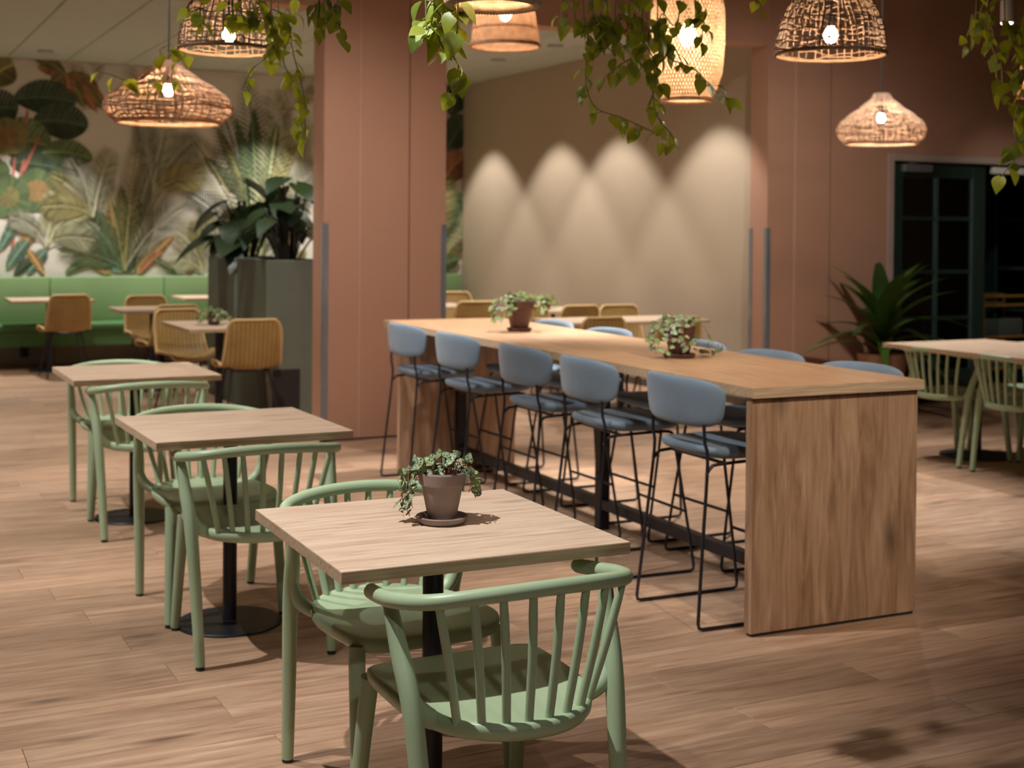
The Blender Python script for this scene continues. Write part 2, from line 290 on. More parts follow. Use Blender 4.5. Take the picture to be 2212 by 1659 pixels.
# ------------------------------------------------------------------ geometry helpers
class MB:
    def __init__(s): s.v = []; s.f = []
    def add(s, vv, ff):
        n = len(s.v); s.v += [tuple(p) for p in vv]; s.f += [tuple(i + n for i in q) for q in ff]; return s
    def box(s, x0, x1, y0, y1, z0, z1):
        return s.add([(x0, y0, z0), (x1, y0, z0), (x1, y1, z0), (x0, y1, z0), (x0, y0, z1), (x1, y0, z1), (x1, y1, z1), (x0, y1, z1)],
                     [(0, 3, 2, 1), (4, 5, 6, 7), (0, 1, 5, 4), (1, 2, 6, 5), (2, 3, 7, 6), (3, 0, 4, 7)])
    def tube(s, pts, rad, seg=10, closed=False, caps=True, round_caps=False):
        pts = [Vector(p) for p in pts]; n = len(pts)
        rad = list(rad) if hasattr(rad, '__len__') else [rad] * n
        if round_caps and not closed:
            a = (pts[0] - pts[1]).normalized(); b = (pts[-1] - pts[-2]).normalized(); r0, r1 = rad[0], rad[-1]
            pts = [pts[0] + a * r0 * 0.95, pts[0] + a * r0 * 0.6] + pts + [pts[-1] + b * r1 * 0.6, pts[-1] + b * r1 * 0.95]
            rad = [r0 * 0.3, r0 * 0.8] + rad + [r1 * 0.8, r1 * 0.3]; n += 4
        tan = []
        for i in range(n):
            a = pts[(i - 1) % n] if (closed or i > 0) else pts[i]; b = pts[(i + 1) % n] if (closed or i < n - 1) else pts[i]
            tan.append((b - a).normalized())
        u = tan[0].orthogonal().normalized(); vv = []; ff = []
        for i in range(n):
            u = (u - tan[i] * u.dot(tan[i]));
            u = u.normalized() if u.length > 1e-6 else tan[i].orthogonal().normalized()
            w = tan[i].cross(u)
            for k in range(seg):
                t = 2 * PI * k / seg; vv.append(pts[i] + (u * math.cos(t) + w * math.sin(t)) * rad[i])
        m = n if closed else n - 1
        for i in range(m):
            j = (i + 1) % n
            for k in range(seg):
                k2 = (k + 1) % seg; ff.append((i * seg + k, i * seg + k2, j * seg + k2, j * seg + k))
        if not closed and caps:
            ff.append(tuple(range(seg))[::-1]); ff.append(tuple((n - 1) * seg + k for k in range(seg)))
        return s.add(vv, ff)
    def lathe(s, prof, seg=32, cx=0, cy=0, close=True):
        vv = []; ff = []; n = len(prof)
        for r, z in prof:
            for k in range(seg):
                t = 2 * PI * k / seg; vv.append((cx + r * math.cos(t), cy + r * math.sin(t), z))
        for i in range(n - 1):
            for k in range(seg):
                k2 = (k + 1) % seg; ff.append((i * seg + k, i * seg + k2, (i + 1) * seg + k2, (i + 1) * seg + k))
        if close:
            ff.append(tuple(range(seg))[::-1]); ff.append(tuple((n - 1) * seg + k for k in range(seg)))
        return s.add(vv, ff)
    def mesh(s, name, mat, bevel=0.0, bseg=2, angle=35, smooth=True):
        me = bpy.data.meshes.new(name); me.from_pydata([tuple(p) for p in s.v], [], s.f)
        if bevel:
            bm = bmesh.new(); bm.from_mesh(me)
            bmesh.ops.remove_doubles(bm, verts=bm.verts, dist=1e-6)
            ed = [e for e in bm.edges if len(e.link_faces) == 2 and e.calc_face_angle(0) > 0.6]
            bmesh.ops.bevel(bm, geom=ed, offset=bevel, segments=bseg, affect='EDGES', profile=0.5, clamp_overlap=True)
            bm.to_mesh(me); bm.free()
        bm = bmesh.new(); bm.from_mesh(me); bmesh.ops.recalc_face_normals(bm, faces=bm.faces); bm.to_mesh(me); bm.free()
        if smooth:
            me.polygons.foreach_set('use_smooth', [True] * len(me.polygons)); me.set_sharp_from_angle(angle=math.radians(angle))
        me.materials.append(MATS[mat]); me.update(); return me
def obj(name, me, parent=None, loc=(0, 0, 0), rot=(0, 0, 0), scale=(1, 1, 1)):
    o = bpy.data.objects.new(name, me); COL.objects.link(o); o.location = loc; o.rotation_euler = rot; o.scale = scale
    if parent: o.parent = parent
    return o
def box(name, mat, x0, x1, y0, y1, z0, z1, parent=None, bevel=0.0):
    return obj(name, MB().box(x0, x1, y0, y1, z0, z1).mesh(name, mat, bevel), parent)
def tag(o, label, cat, group=None):
    o['label'] = label; o['category'] = cat
    if group: o['group'] = group
    return o
def thing(name, label, cat, loc=(0, 0, 0), rz=0.0, group=None):
    o = bpy.data.objects.new(name, None); COL.objects.link(o); o.location = loc; o.rotation_euler = (0, 0, rz); o.empty_display_size = 0.1
    return tag(o, label, cat, group)
def struct(o): o['kind'] = 'structure'; return o
def dup(root, label, loc, rz=0.0, group=None):
    def cp(o, par):
        c = o.copy(); COL.objects.link(c); c.parent = par
        for ch in o.children: cp(ch, c)
        return c
    r = cp(root, None); r.location = loc; r.rotation_euler = (0, 0, rz); r['label'] = label
    if group: r['group'] = group
    return r
def spline(pts, n=8, closed=False):
    """Catmull-Rom through the points"""
    P = [Vector(p) for p in pts]; out = []; m = len(P)
    for i in range(m if closed else m - 1):
        p0 = P[(i - 1) % m] if (closed or i > 0) else P[0]; p1 = P[i]; p2 = P[(i + 1) % m]; p3 = P[(i + 2) % m] if (closed or i + 2 < m) else P[-1]
        for k in range(n):
            t = k / n; a = 2 * p1; b = p2 - p0; c = 2 * p0 - 5 * p1 + 4 * p2 - p3; d = -p0 + 3 * p1 - 3 * p2 + p3
            out.append((a + b * t + c * t * t + d * t * t * t) * 0.5)
    if not closed: out.append(P[-1])
    return out
def frame(pos, direction, normal, s=1.0):
    y = direction.normalized(); z = (normal - y * normal.dot(y))
    z = z.normalized() if z.length > 1e-5 else y.orthogonal().normalized(); x = y.cross(z)
    return Matrix(((x.x * s, y.x * s, z.x * s, pos.x), (x.y * s, y.y * s, z.y * s, pos.y), (x.z * s, y.z * s, z.z * s, pos.z), (0, 0, 0, 1)))
def heart_leaf(name, mat, wide=0.42, droop=0.25, fold=0.18, rows=7, tip=1.25, notch=0.10):
    """leaf blade of length 1 along +Y, heart-shaped, folded along the midrib"""
    mb = MB(); vv = []; ff = []; ed = []
    for i in range(rows + 1):
        t = i / rows
        w = wide * (math.sin(PI * min(1, t ** 0.62)) ** 0.85) * (1 - 0.25 * t) if 0 < t < 1 else (wide * 0.30 if t == 0 else 0.004)
        yo = t * 1.0; ys = yo - (notch * (1 - t / 0.25) if t < 0.25 else 0)
        z = -droop * t * t
        for k, q in enumerate((-1, -0.55, 0, 0.55, 1)):
            yy = yo if q == 0 else yo + (ys - yo) * abs(q)
            vv.append((w * q, yy, z + fold * w * abs(q) - 0.10 * w * q * q)); ed.append(max(0.0, 1 - abs(q) ** 2) if 0 < i < rows else 0.0)
    for i in range(rows):
        for k in range(4):
            a = i * 5 + k; ff.append((a, a + 1, a + 6, a + 5))
    me = MB().add(vv, ff).mesh(name, mat, smooth=True, angle=80)
    at_ = me.attributes.new('edge', 'FLOAT', 'POINT'); at_.data.foreach_set('value', [min(1.0, e * 1.6) for e in ed])
    return me
def blade_leaf(name, mat, wide=0.09, droop=0.5, rows=10, fold=0.3, power=0.7):
    vv = []; ff = []
    for i in range(rows + 1):
        t = i / rows; w = wide * (math.sin(PI * (0.06 + 0.94 * t ** power)) ** 0.8 if t < 1 else 0.0) + 0.002
        z = -droop * t ** 2.2; y = t * (1 - 0.22 * droop * t)
        for q in (-1, 0, 1): vv.append((w * q, y, z + fold * w * abs(q)))
    for i in range(rows):
        for k in range(2): a = i * 3 + k; ff.append((a, a + 1, a + 4, a + 3))
    return MB().add(vv, ff).mesh(name, mat, angle=80)
# ------------------------------------------------------------------ setting
R = random.Random(7)
PW, PT = 9.0, 9.232            # pink wall: front and back face
MURAL_Y, TAUPE_X, BACK_Z, FRONT_Z = 15.337, 6.96, 3.27, 4.25

# floor: a slab with one object per plank on it
floor = struct(box('floor', 'base_board', -4.2, 11.2, -3.0, 15.9, -0.12, -0.012))
PLW, PLL = 0.196, 1.28
plank_me = MB().box(0.0008, PLL - 0.0008, 0.0008, PLW - 0.0008, -0.012, 0.0).mesh('plank', 'oak_floor', 0.0012, 1)
def seen(x, y):
    d = math.sin(YAW) * x + math.cos(YAW) * y
    if d < 1.6: return False
    r = math.cos(YAW) * x - math.sin(YAW) * y
    u = IW / 2 + F_PX * r / d; v = CY + F_PX * CAM_H / d
    if u < -60 or u > IW + 60 or v > IH + 90: return False
    if y > 9.0 and x > 7.0: return False
    return True
cells = []
row = 0; y = 1.5
while y < 15.36:
    off = (row * 0.4713 % 1.0) * PLL; x = -4.2 + off - PLL
    while x < 11.0:
        c = (x + PLL / 2, y + PLW / 2); hit = any(seen(x + PLL * a, y + PLW * b) for a in (0, 0.25, 0.5, 0.75, 1) for b in (0, 1))
        if hit: cells.append((math.hypot(*c), x, y))
        else: cells.append((1e3 + math.hypot(*c), x, y))
        x += PLL
    y += PLW; row += 1
cells.sort()
for d, x, y in cells[:300]: obj('plank', plank_me, floor, (x, y, 0))
mb = MB()
for d, x, y in cells[300:]: mb.box(x + 0.0008, x + PLL - 0.0008, y + 0.0008, y + PLW - 0.0008, -0.012, 0.0)
y = -3.0
while y < 1.49:
    mb.box(-4.2, 11.0, y + 0.0008, y + PLW - 0.0008, -0.012, 0.0); y += PLW
far_planks = obj('far_planks', mb.mesh('far_planks', 'oak_floor', smooth=False), floor); far_planks['kind'] = 'stuff'

# pink partition wall with its two openings, made of upright panels
wall_pink = struct(box('wall_partition', 'pink_wall', 6.826, 8.10, PW, PT, 0.0, FRONT_Z))
pillar = struct(box('wall_pier', 'pink_wall', 3.034, 3.955, PW, PT, 0.018, FRONT_Z))
header = struct(box('wall_header', 'pink_wall', -4.2, 6.826, PW + 0.012, PT - 0.01, 3.018, FRONT_Z))
over_door = struct(box('wall_over_door', 'pink_wall', 8.10, 11.2, PW, PT, 2.17, FRONT_Z))
for x, m in ((3.300, 'pink_seam'), (3.671, 'seam_dark')):
    box('panel_joint', m, x - 0.004, x + 0.004, PW - 0.002, PW + 0.01, 0.02, FRONT_Z - 0.01, pillar)
box('panel_joint', 'pink_seam', 7.095, 7.113, PW - 0.004, PW + 0.01, 0.02, FRONT_Z - 0.01, wall_pink)
box('panel_joint', 'seam_dark', 7.47, 7.476, PW - 0.002, PW + 0.01, 0.02, FRONT_Z - 0.01, wall_pink)
def guard(x, y, sx, sy, parent, h=1.52):
    mb = MB(); t, w = 0.006, 0.034
    mb.box(min(x - sx * t, x + sx * w), max(x - sx * t, x + sx * w), min(y - sy * t, y), max(y - sy * t, y), 0.02, h)
    mb.box(min(x - sx * t, x), max(x - sx * t, x), min(y - sy * t, y + sy * w), max(y - sy * t, y + sy * w), 0.02, h)
    obj('corner_guard', mb.mesh('corner_guard', 'steel_guard', 0.0012, 1), parent)
guard(3.034, PW, 1, 1, pillar); guard(3.955, PW, -1, 1, pillar); guard(6.826, PW, 1, 1, wall_pink); guard(6.826, PT, 1, -1, wall_pink)
struct(box('shadow_gap_pier', 'base_board', 3.05, 3.94, PW + 0.006, PT - 0.006, 0.0, 0.018))  # dark strip standing in for the shadow in the gap under the pier

# back room
wall_taupe = struct(box('wall_taupe', 'taupe_wall', TAUPE_X, TAUPE_X + 0.15, PT, MURAL_Y + 0.2, 0, BACK_Z + 0.3))
wall_mural = struct(box('wall_mural', 'plaster', -4.2, TAUPE_X + 0.1, MURAL_Y, MURAL_Y + 0.15, 0, BACK_Z + 0.3))
struct(box('wall_left', 'plaster', -4.35, -4.2, -3.0, 15.5, 0, FRONT_Z))
struct(box('wall_front', 'plaster', -4.35, 11.35, -3.15, -3.0, 0, FRONT_Z))
struct(box('wall_right', 'plaster', 11.2, 11.35, -3.0, 13.2, 0, FRONT_Z))
struct(box('ceiling', 'front_ceiling', -4.35, 11.35, -3.15, PW + 0.2, FRONT_Z, FRONT_Z + 0.1))
struct(box('baseboard_taupe', 'base_board', TAUPE_X - 0.014, TAUPE_X, PT + 0.01, MURAL_Y, 0, 0.07))
# tiled ceiling: one object per panel between thin bars
ceil_back = struct(box('ceiling_back', 'ceiling_bar', -4.2, TAUPE_X, PT, MURAL_Y, BACK_Z + 0.014, BACK_Z + 0.08))
TS = 0.60
tile_me = MB().box(0.006, TS - 0.006, 0.003, 2 * TS - 0.003, BACK_Z, BACK_Z + 0.0135).mesh('ceiling_panel', 'ceiling_tile', 0.002, 1)
x = 1.63 - TS * 9
while x < TAUPE_X - 0.1:
    y = PT + 0.02
    while y < MURAL_Y - 0.1:
        w = min(TS, TAUPE_X - x); l = min(2 * TS, MURAL_Y - y)
        obj('ceiling_panel', tile_me, ceil_back, (x, y, 0), scale=(w / TS, l / (2 * TS), 1)); y += 2 * TS
    x += TS
lens_me = MB().lathe([(0.001, 0), (0.052, 0), (0.055, -0.004), (0.001, -0.004)], 20, close=False).mesh('lens', 'downlight_lens')
ring_me = MB().lathe([(0.055, 0.004), (0.055, -0.006), (0.078, -0.006), (0.082, 0.004)], 24, close=False).mesh('ring', 'downlight_ring')
for x, y, lab in ((6.22, 14.45, 'recessed ceiling downlight by the corner of mural and taupe wall'), (6.22, 12.80, 'recessed ceiling downlight left of two above the taupe wall'), (6.22, 11.55, 'recessed ceiling downlight right of two above the taupe wall'),
             (6.22, 9.85, 'recessed ceiling downlight nearest the partition wall'), (1.915, 14.48, 'recessed ceiling downlight above the mural at far left'), (4.386, 14.6, 'recessed ceiling downlight above the mural beside the pink pier')):
    t = thing('ceiling_downlight', lab, 'downlight', (x, y, BACK_Z - 0.001), 0, 'recessed downlights of the back room')
    obj('lens', lens_me, t); obj('ring', ring_me, t)

# ------------------------------------------------------------------ mural of tropical leaves printed on the back wall
def wallxz(u, v):
    """wall coordinates of a spot of the print"""
    p0 = Vector((0, 0, CAM_H)); q = at(u, v, 10.0) - p0; t = MURAL_Y / q.y
    return (q.x * t, CAM_H + q.z * t)
mv = []; mf = []; mc = []; layer = [0]
def poly(pts, col):
    n = len(mv); yy = MURAL_Y - 0.001 - 0.000015 * layer[0]
    for x, z in pts: mv.append((min(max(x, -0.5), TAUPE_X - 0.003), yy, min(max(z, 0.6), BACK_Z + 0.01)))
    mf.append(tuple(range(n, n + len(pts)))); mc.append(col)
def shade(c, k): return tuple(max(0, min(1, v * k)) for v in c)
def bez(a, b, c, t): return ((1 - t) ** 2 * a[0] + 2 * t * (1 - t) * b[0] + t * t * c[0], (1 - t) ** 2 * a[1] + 2 * t * (1 - t) * b[1] + t * t * c[1])
def frond(a, b, bend, ln, col, n=20, gap=0.75, wide=0.16):
    """feathered palm frond along a curved rib from a to b"""
    layer[0] += 12
    mid = ((a[0] + b[0]) / 2 + bend[0], (a[1] + b[1]) / 2 + bend[1]); L = math.hypot(b[0] - a[0], b[1] - a[1])
    for i in range(1, n + 1):
        t = 0.12 + 0.88 * i / n; p = bez(a, mid, b, t); q = bez(a, mid, b, min(1, t + 0.02)); p2 = bez(a, mid, b, t - 0.02)
        d = (q[0] - p2[0], q[1] - p2[1]); m = math.hypot(*d) or 1; d = (d[0] / m, d[1] / m)
        l = ln * (math.sin(PI * (0.12 + 0.80 * t)) ** 0.8)
        for s in (-1, 1):
            nx, nz = -d[1] * s, d[0] * s
            e = (d[0] * gap + nx, d[1] * gap + nz); me_ = math.hypot(*e); e = (e[0] / me_, e[1] / me_)
            tip = (p[0] + e[0] * l, p[1] + e[1] * l - 0.10 * l); w = wide * l * 0.5
            px, pz = -e[1] * w, e[0] * w; c = (p[0] + e[0] * l * 0.45, p[1] + e[1] * l * 0.45)
            poly([p, (c[0] + px, c[1] + pz), tip, (c[0] - px, c[1] - pz)], shade(col, R.uniform(0.6, 1.4)))
        layer[0] += 1
    rib = [bez(a, mid, b, k / 10) for k in range(11)]; w = 0.012
    for k in range(10):
        (x0, z0), (x1, z1) = rib[k], rib[k + 1]; dx, dz = x1 - x0, z1 - z0; m = math.hypot(dx, dz) or 1; ox, oz = -dz / m * w, dx / m * w
        poly([(x0 + ox, z0 + oz), (x1 + ox * 0.6, z1 + oz * 0.6), (x1 - ox * 0.6, z1 - oz * 0.6), (x0 - ox, z0 - oz)], shade(col, 1.5))
def broad(a, b, bend, wd, cols, n=14, split=0.0):
    """broad banana leaf: two halves of slanting stripes"""
    layer[0] += 12
    mid = ((a[0] + b[0]) / 2 + bend[0], (a[1] + b[1]) / 2 + bend[1])
    pr = lambda t: wd * (math.sin(PI * (0.04 + 0.96 * t ** 0.8)) ** 0.7 if t < 1 else 0.0)
    ctr = [bez(a, mid, b, i / n) for i in range(n + 1)]
    for i in range(n):
        p, q = ctr[i], ctr[i + 1]; dx, dz = q[0] - p[0], q[1] - p[1]; m = math.hypot(dx, dz) or 1; dx /= m; dz /= m
        for s in (-1, 1):
            w0, w1 = pr(i / n), pr((i + 1) / n) if i < n - 1 else 0; g = 1 - split * (i % 3 == 0)
            o0 = (p[0] - dz * s * w0 * g + dx * w0 * 0.45, p[1] + dx * s * w0 * g + dz * w0 * 0.45)
            o1 = (q[0] - dz * s * w1 * g + dx * w1 * 0.45, q[1] + dx * s * w1 * g + dz * w1 * 0.45)
            poly([p, q, o1, o0], shade(cols[0] if s < 0 else cols[1], R.uniform(0.75, 1.25)))
    layer[0] += 1
    for i in range(n):
        p, q = ctr[i], ctr[i + 1]; dx, dz = q[0] - p[0], q[1] - p[1]; m = math.hypot(dx, dz) or 1; ox, oz = -dz / m * 0.010, dx / m * 0.010
        poly([(p[0] + ox, p[1] + oz), (q[0] + ox, q[1] + oz), (q[0] - ox, q[1] - oz), (p[0] - ox, p[1] - oz)], shade(cols[1], 1.7))
def disc(c, r, cols, sq=1.0, ang=0.0, n=26):
    """round leaf with a paler heart and radiating veins"""
    layer[0] += 12
    for i in range(n):
        t0, t1 = 2 * PI * i / n, 2 * PI * (i + 1) / n
        def pt(t, k):
            x, z = r * k * math.cos(t), r * k * sq * math.sin(t); return (c[0] + x * math.cos(ang) - z * math.sin(ang), c[1] + x * math.sin(ang) + z * math.cos(ang))
        k = 1.0 + 0.05 * math.sin(5 * t0)
        poly([pt(t0, 0.5), pt(t0, k), pt(t1, k), pt(t1, 0.5)], shade(cols[0], R.uniform(0.7, 1.25)))
        poly([c, pt(t0, 0.5), pt(t1, 0.5)], shade(cols[1], R.uniform(0.8, 1.25)))
GREEN = (0.075, 0.11, 0.045); OLIVE = (0.17, 0.155, 0.06); OCHRE = (0.26, 0.165, 0.065); DEEP = (0.030, 0.048, 0.028); TEAL = (0.085, 0.15, 0.11); PALE = (0.27, 0.28, 0.165); RUST = (0.22, 0.10, 0.05); CORAL = (0.45, 0.14, 0.10); GREYG = (0.20, 0.21, 0.15)
poly([(-0.5, 0.6), (TAUPE_X - 0.003, 0.6), (TAUPE_X - 0.003, BACK_Z), (-0.5, BACK_Z)], (0.66, 0.64, 0.58))
W = wallxz
# faint fronds far behind
for k in range(14):
    u, v = R.uniform(-160, 980), R.uniform(150, 520); a = W(u, v); an = R.uniform(0.3, 2.8); l = R.uniform(0.5, 0.9)
    frond(a, (a[0] + math.cos(an) * l, a[1] + math.sin(an) * l), (R.uniform(-.1, .1), 0.05), 0.30, (0.43, 0.40, 0.32), 16, 0.8, 0.12)
# upper left: split leaf, dark broad leaves, coral stalks
for k in range(9):
    t = -0.2 + k * 0.42; c = W(142, 160); frond_c = RUST if k % 2 else shade(OLIVE, 0.7)
    broad(c, (c[0] + 0.42 * math.cos(t - 0.4), c[1] + 0.40 * math.sin(t - 2.6)), (0.02, 0.03), 0.075, (frond_c, shade(frond_c, 1.3)), 8)
for (u0, v0, u1, v1, w, c) in ((30, 215, 165, 222, .19, DEEP), (70, 265, 190, 275, .20, DEEP), (-20, 300, 110, 318, .24, GREEN), (-60, 250, 40, 235, .2, DEEP), (20, 350, 170, 380, .19, DEEP), (-40, 190, 30, 140, .18, OLIVE), (90, 330, 200, 345, .14, GREEN)):
    broad(W(u0, v0), W(u1, v1), (0, 0.08), w, (c, shade(c, 1.7)), 14)
for (u0, v0, u1, v1) in ((60, 240, 36, 330), (32, 340, 18, 470), (52, 345, 20, 480), (34, 400, 26, 560), (85, 295, 50, 370)):
    a, b = W(u0, v0), W(u1, v1); layer[0] += 2; poly([(a[0] - .013, a[1]), (a[0] + .013, a[1]), (b[0] + .018, b[1]), (b[0] - .018, b[1])], CORAL)
for (u, v, r, c0, c1, sq) in ((80, 412, .25, GREEN, OCHRE, 0.95), (18, 425, .22, GREEN, OLIVE, 1.05), (15, 295, .22, OLIVE, OCHRE, .9), (-30, 380, .24, GREEN, OLIVE, 1)):
    disc(W(u, v), r, (shade(c0, 1.2), shade(c1, 0.9)), sq)
# big fans of palm around two crowns
def fan(base, tips, ln, pal, n=22):
    b = W(*base)
    for i, (u, v) in enumerate(tips):
        c = pal[i % len(pal)]; t = W(u, v); frond(b, t, ((t[0] - b[0]) * -0.12, 0.10), ln * R.uniform(.85, 1.15), shade(c, R.uniform(.85, 1.2)), n)
def leaves(rows, k=0.8):
    for (u0, v0, u1, v1, w, c) in rows: broad(W(u0, v0), W(u1, v1), (0.03 if u1 > u0 else -0.03, 0.07), w * k, (shade(c, .9), shade(c, 1.35)), 26, 0.12)
leaves(((262, 590, 238, 430, .10, OCHRE), (272, 590, 262, 400, .12, GREEN), (285, 590, 330, 450, .11, OLIVE), (250, 590, 200, 490, .10, TEAL), (295, 590, 375, 510, .09, OCHRE), (240, 592, 170, 545, .08, OLIVE), (258, 590, 214, 450, .09, TEAL), (300, 592, 350, 545, .07, RUST), (280, 590, 300, 430, .10, DEEP), (230, 592, 190, 570, .06, OCHRE)))
leaves(((540, 430, 470, 280, .09, OLIVE), (545, 430, 548, 235, .11, DEEP), (560, 430, 600, 260, .10, GREEN), (530, 430, 440, 340, .09, DEEP), (575, 430, 640, 310, .09, OLIVE), (550, 420, 510, 260, .08, GREEN), (600, 560, 665, 470, .08, OCHRE), (560, 580, 520, 470, .08, OLIVE), (500, 590, 450, 520, .07, OCHRE), (620, 590, 660, 540, .07, OLIVE)))
leaves(((20, 560, 80, 500, .08, OCHRE), (15, 580, 60, 520, .10, TEAL), (60, 590, 100, 540, .09, TEAL), (30, 595, 75, 560, .07, DEEP), (140, 590, 210, 565, .06, GREEN), (95, 592, 60, 540, .06, OCHRE), (400, 595, 440, 560, .05, OCHRE), (380, 592, 330, 560, .05, GREEN), (0, 540, 40, 470, .08, TEAL)))
def fan2(base, tips, ln, pal, n=30, wide=.075):
    b = W(*base)
    for i, (u, v) in enumerate(tips):
        c = pal[i % len(pal)]; t = W(u, v); frond(b, t, ((t[0] - b[0]) * -0.15, 0.12), ln * R.uniform(.85, 1.15), shade(c, R.uniform(.9, 1.3)), n, 0.9, wide)
fan2((268, 585), ((335, 330), (215, 375), (150, 450), (400, 345), (412, 430), (130, 545), (300, 290)), 0.26, (GREEN, OLIVE, GREEN, shade(OLIVE, .8), GREYG))
fan2((560, 570), ((405, 290), (470, 215), (535, 175), (610, 205), (665, 270), (400, 410), (690, 350), (390, 490), (650, 430)), 0.32, (OLIVE, DEEP, GREEN, PALE, OLIVE, DEEP, GREYG))
fan2((100, 530), ((190, 440), (20, 470), (205, 520), (130, 415)), 0.22, (PALE, GREYG, shade(PALE, .8)))
fan2((330, 420), ((420, 300), (360, 240), (440, 380), (300, 250)), 0.24, (GREYG, shade(GREYG, 1.3), shade(OLIVE, 1.1)))
fan2((200, 470), ((110, 380), (150, 340), (240, 330), (90, 450)), 0.24, (shade(OLIVE, 1.1), GREYG, shade(GREYG, 1.3)))
fan2((440, 590), ((380, 500), (420, 480), (480, 500), (350, 560)), 0.18, (PALE, OLIVE, GREYG))
# sliver beside the pier
for (u0, v0, u1, v1, w, c) in ((960, 330, 1010, 260, .2, DEEP), (950, 400, 1000, 340, .2, shade(RUST, .8)), (970, 250, 1000, 190, .18, DEEP), (950, 470, 1000, 430, .16, GREEN), (955, 560, 1000, 510, .15, OLIVE), (940, 590, 990, 560, .1, GREEN)):
    broad(W(u0, v0), W(u1, v1), (0, 0.1), w, (c, shade(c, 1.6)), 14)
fan((930, 560), ((1000, 470), (985, 420), (960, 380)), .3, (PALE, GREEN, OLIVE))
fan((860, 560), ((760, 300), (820, 260), (880, 300), (920, 380)), .34, (OLIVE, GREEN, DEEP))
me = bpy.data.meshes.new('mural_print'); me.from_pydata(mv, [], mf)
ca = me.color_attributes.new('Col', 'FLOAT_COLOR', 'CORNER'); buf = []
for p, c in zip(me.polygons, mc): buf += [c[0], c[1], c[2], 1.0] * p.loop_total
ca.data.foreach_set('color', buf); me.materials.append(MATS['mural_print'])
mural = obj('mural_print', me, wall_mural); mural['label'] = 'wallpaper print of palm fronds, banana leaves and round tropical leaves'
# ------------------------------------------------------------------ green spindle-back chairs (face local +Y)
def seat_mesh():
    N_ = 72; zt = 0.456
    def outline(k):
        t = 2 * PI * k / N_; c, s = math.cos(t), math.sin(t)
        if s >= 0:      # squarish front
            n = 5.5; q = (abs(c) ** n + abs(s) ** n) ** (-1 / n); return Vector((0.224 * c * q, 0.225 * s * q * 1.0 + 0.0))
        n = 2.15; q = (abs(c) ** n + abs(s) ** n) ** (-1 / n); return Vector((0.224 * c * q, 0.300 * s * q))
    O = [outline(k) for k in range(N_)]
    def ring(sc, z, dish=0.0):
        out = []
        for p in O:
            x, y = p.x * sc, p.y * sc - (1 - sc) * 0.02
            wf = max(0, (y - 0.12) / 0.105); zz = z - 0.020 * wf * wf - dish + 0.014 * max(0.0, (y + 0.2) / 0.42)
            out.append((x, y, zz))
        return out
    rings = [ring(0.90, zt - 0.040), ring(0.965, zt - 0.037), ring(0.995, zt - 0.026), ring(1.0, zt - 0.014), ring(0.992, zt - 0.004), ring(0.965, zt), ring(0.90, zt - 0.003), ring(0.75, zt - 0.010), ring(0.5, zt - 0.015), ring(0.25, zt - 0.017)]
    mb = MB(); vv = [p for r in rings for p in r]; ff = []
    for i in range(len(rings) - 1):
        for k in range(N_): k2 = (k + 1) % N_; ff.append((i * N_ + k, i * N_ + k2, (i + 1) * N_ + k2, (i + 1) * N_ + k))
    ff.append(tuple(range(N_))[::-1]); ff.append(tuple((len(rings) - 1) * N_ + k for k in range(N_)))
    return mb.add(vv, ff).mesh('seat', 'sage_plastic', angle=60)
RAIL = [(-0.264, 0.020, 0.684), (-0.272, -0.06, 0.692), (-0.272, -0.145, 0.704), (-0.232, -0.238, 0.719), (-0.13, -0.290, 0.733), (0, -0.306, 0.738)]
RAIL = RAIL + [(-x, y, z) for x, y, z in RAIL[-2::-1]]
RAILP = spline(RAIL, 8)
def rail_at(x):
    return min((p for p in RAILP if p.y < -0.12), key=lambda p: abs(p.x - x))
M_seat = seat_mesh()
M_rail = MB().tube(RAILP, 0.0172, 14, round_caps=True).mesh('top_rail', 'sage_plastic', angle=70)
SPX = [0.157, 0.117, 0.071, 0.024]; M_spin = []
for s in (-1, 1):
    for i, x in enumerate(SPX):
        t = 2 * PI; yb = -0.278 * math.sqrt(max(0, 1 - (x / 0.232) ** 2.15)) - 0.002; tp = rail_at(s * (0.222, 0.163, 0.099, 0.033)[i]); b = Vector((s * x, yb + 0.008, 0.438))
        mid = b.lerp(tp, 0.5) + Vector((0, -0.006, 0))
        M_spin.append(MB().tube(spline([b, mid, Vector(tp) - Vector((0, 0, 0.004))], 5), [0.0096] * 3 + [0.0098] * 6 + [0.0090] * 2, 10).mesh('spindle', 'sage_plastic', angle=70))
M_rear = []; M_front = []; M_brk = []
for s in (-1, 1):
    p = spline([(s * 0.228, -0.247, 0.012), (s * 0.236, -0.215, 0.24), (s * 0.247, -0.175, 0.47), (s * 0.259, -0.125, 0.60), (s * 0.268, -0.095, 0.690)], 6)
    n = len(p); M_rear.append(MB().tube(p, [0.0172 + 0.0048 * min(1, i / (n * 0.45)) - 0.0075 * max(0, i / n - 0.62) / 0.38 for i in range(n)], 14).mesh('rear_leg', 'sage_plastic', angle=70))
    p = spline([(s * 0.218, 0.247, 0.012), (s * 0.208, 0.215, 0.25), (s * 0.199, 0.186, 0.436)], 6)
    n = len(p); M_front.append(MB().tube(p, [0.0170 + 0.0060 * i / n for i in range(n)], 14).mesh('front_leg', 'sage_plastic', angle=70))
    p = spline([(s * 0.256, -0.140, 0.565), (s * 0.245, -0.155, 0.505), (s * 0.225, -0.160, 0.466), (s * 0.190, -0.150, 0.440)], 6)
    M_brk.append(MB().tube(p, [0.013 + 0.007 * math.sin(PI * min(1, i / len(p) * 0.75)) for i in range(len(p))], 12).mesh('bracket', 'sage_plastic', angle=70))
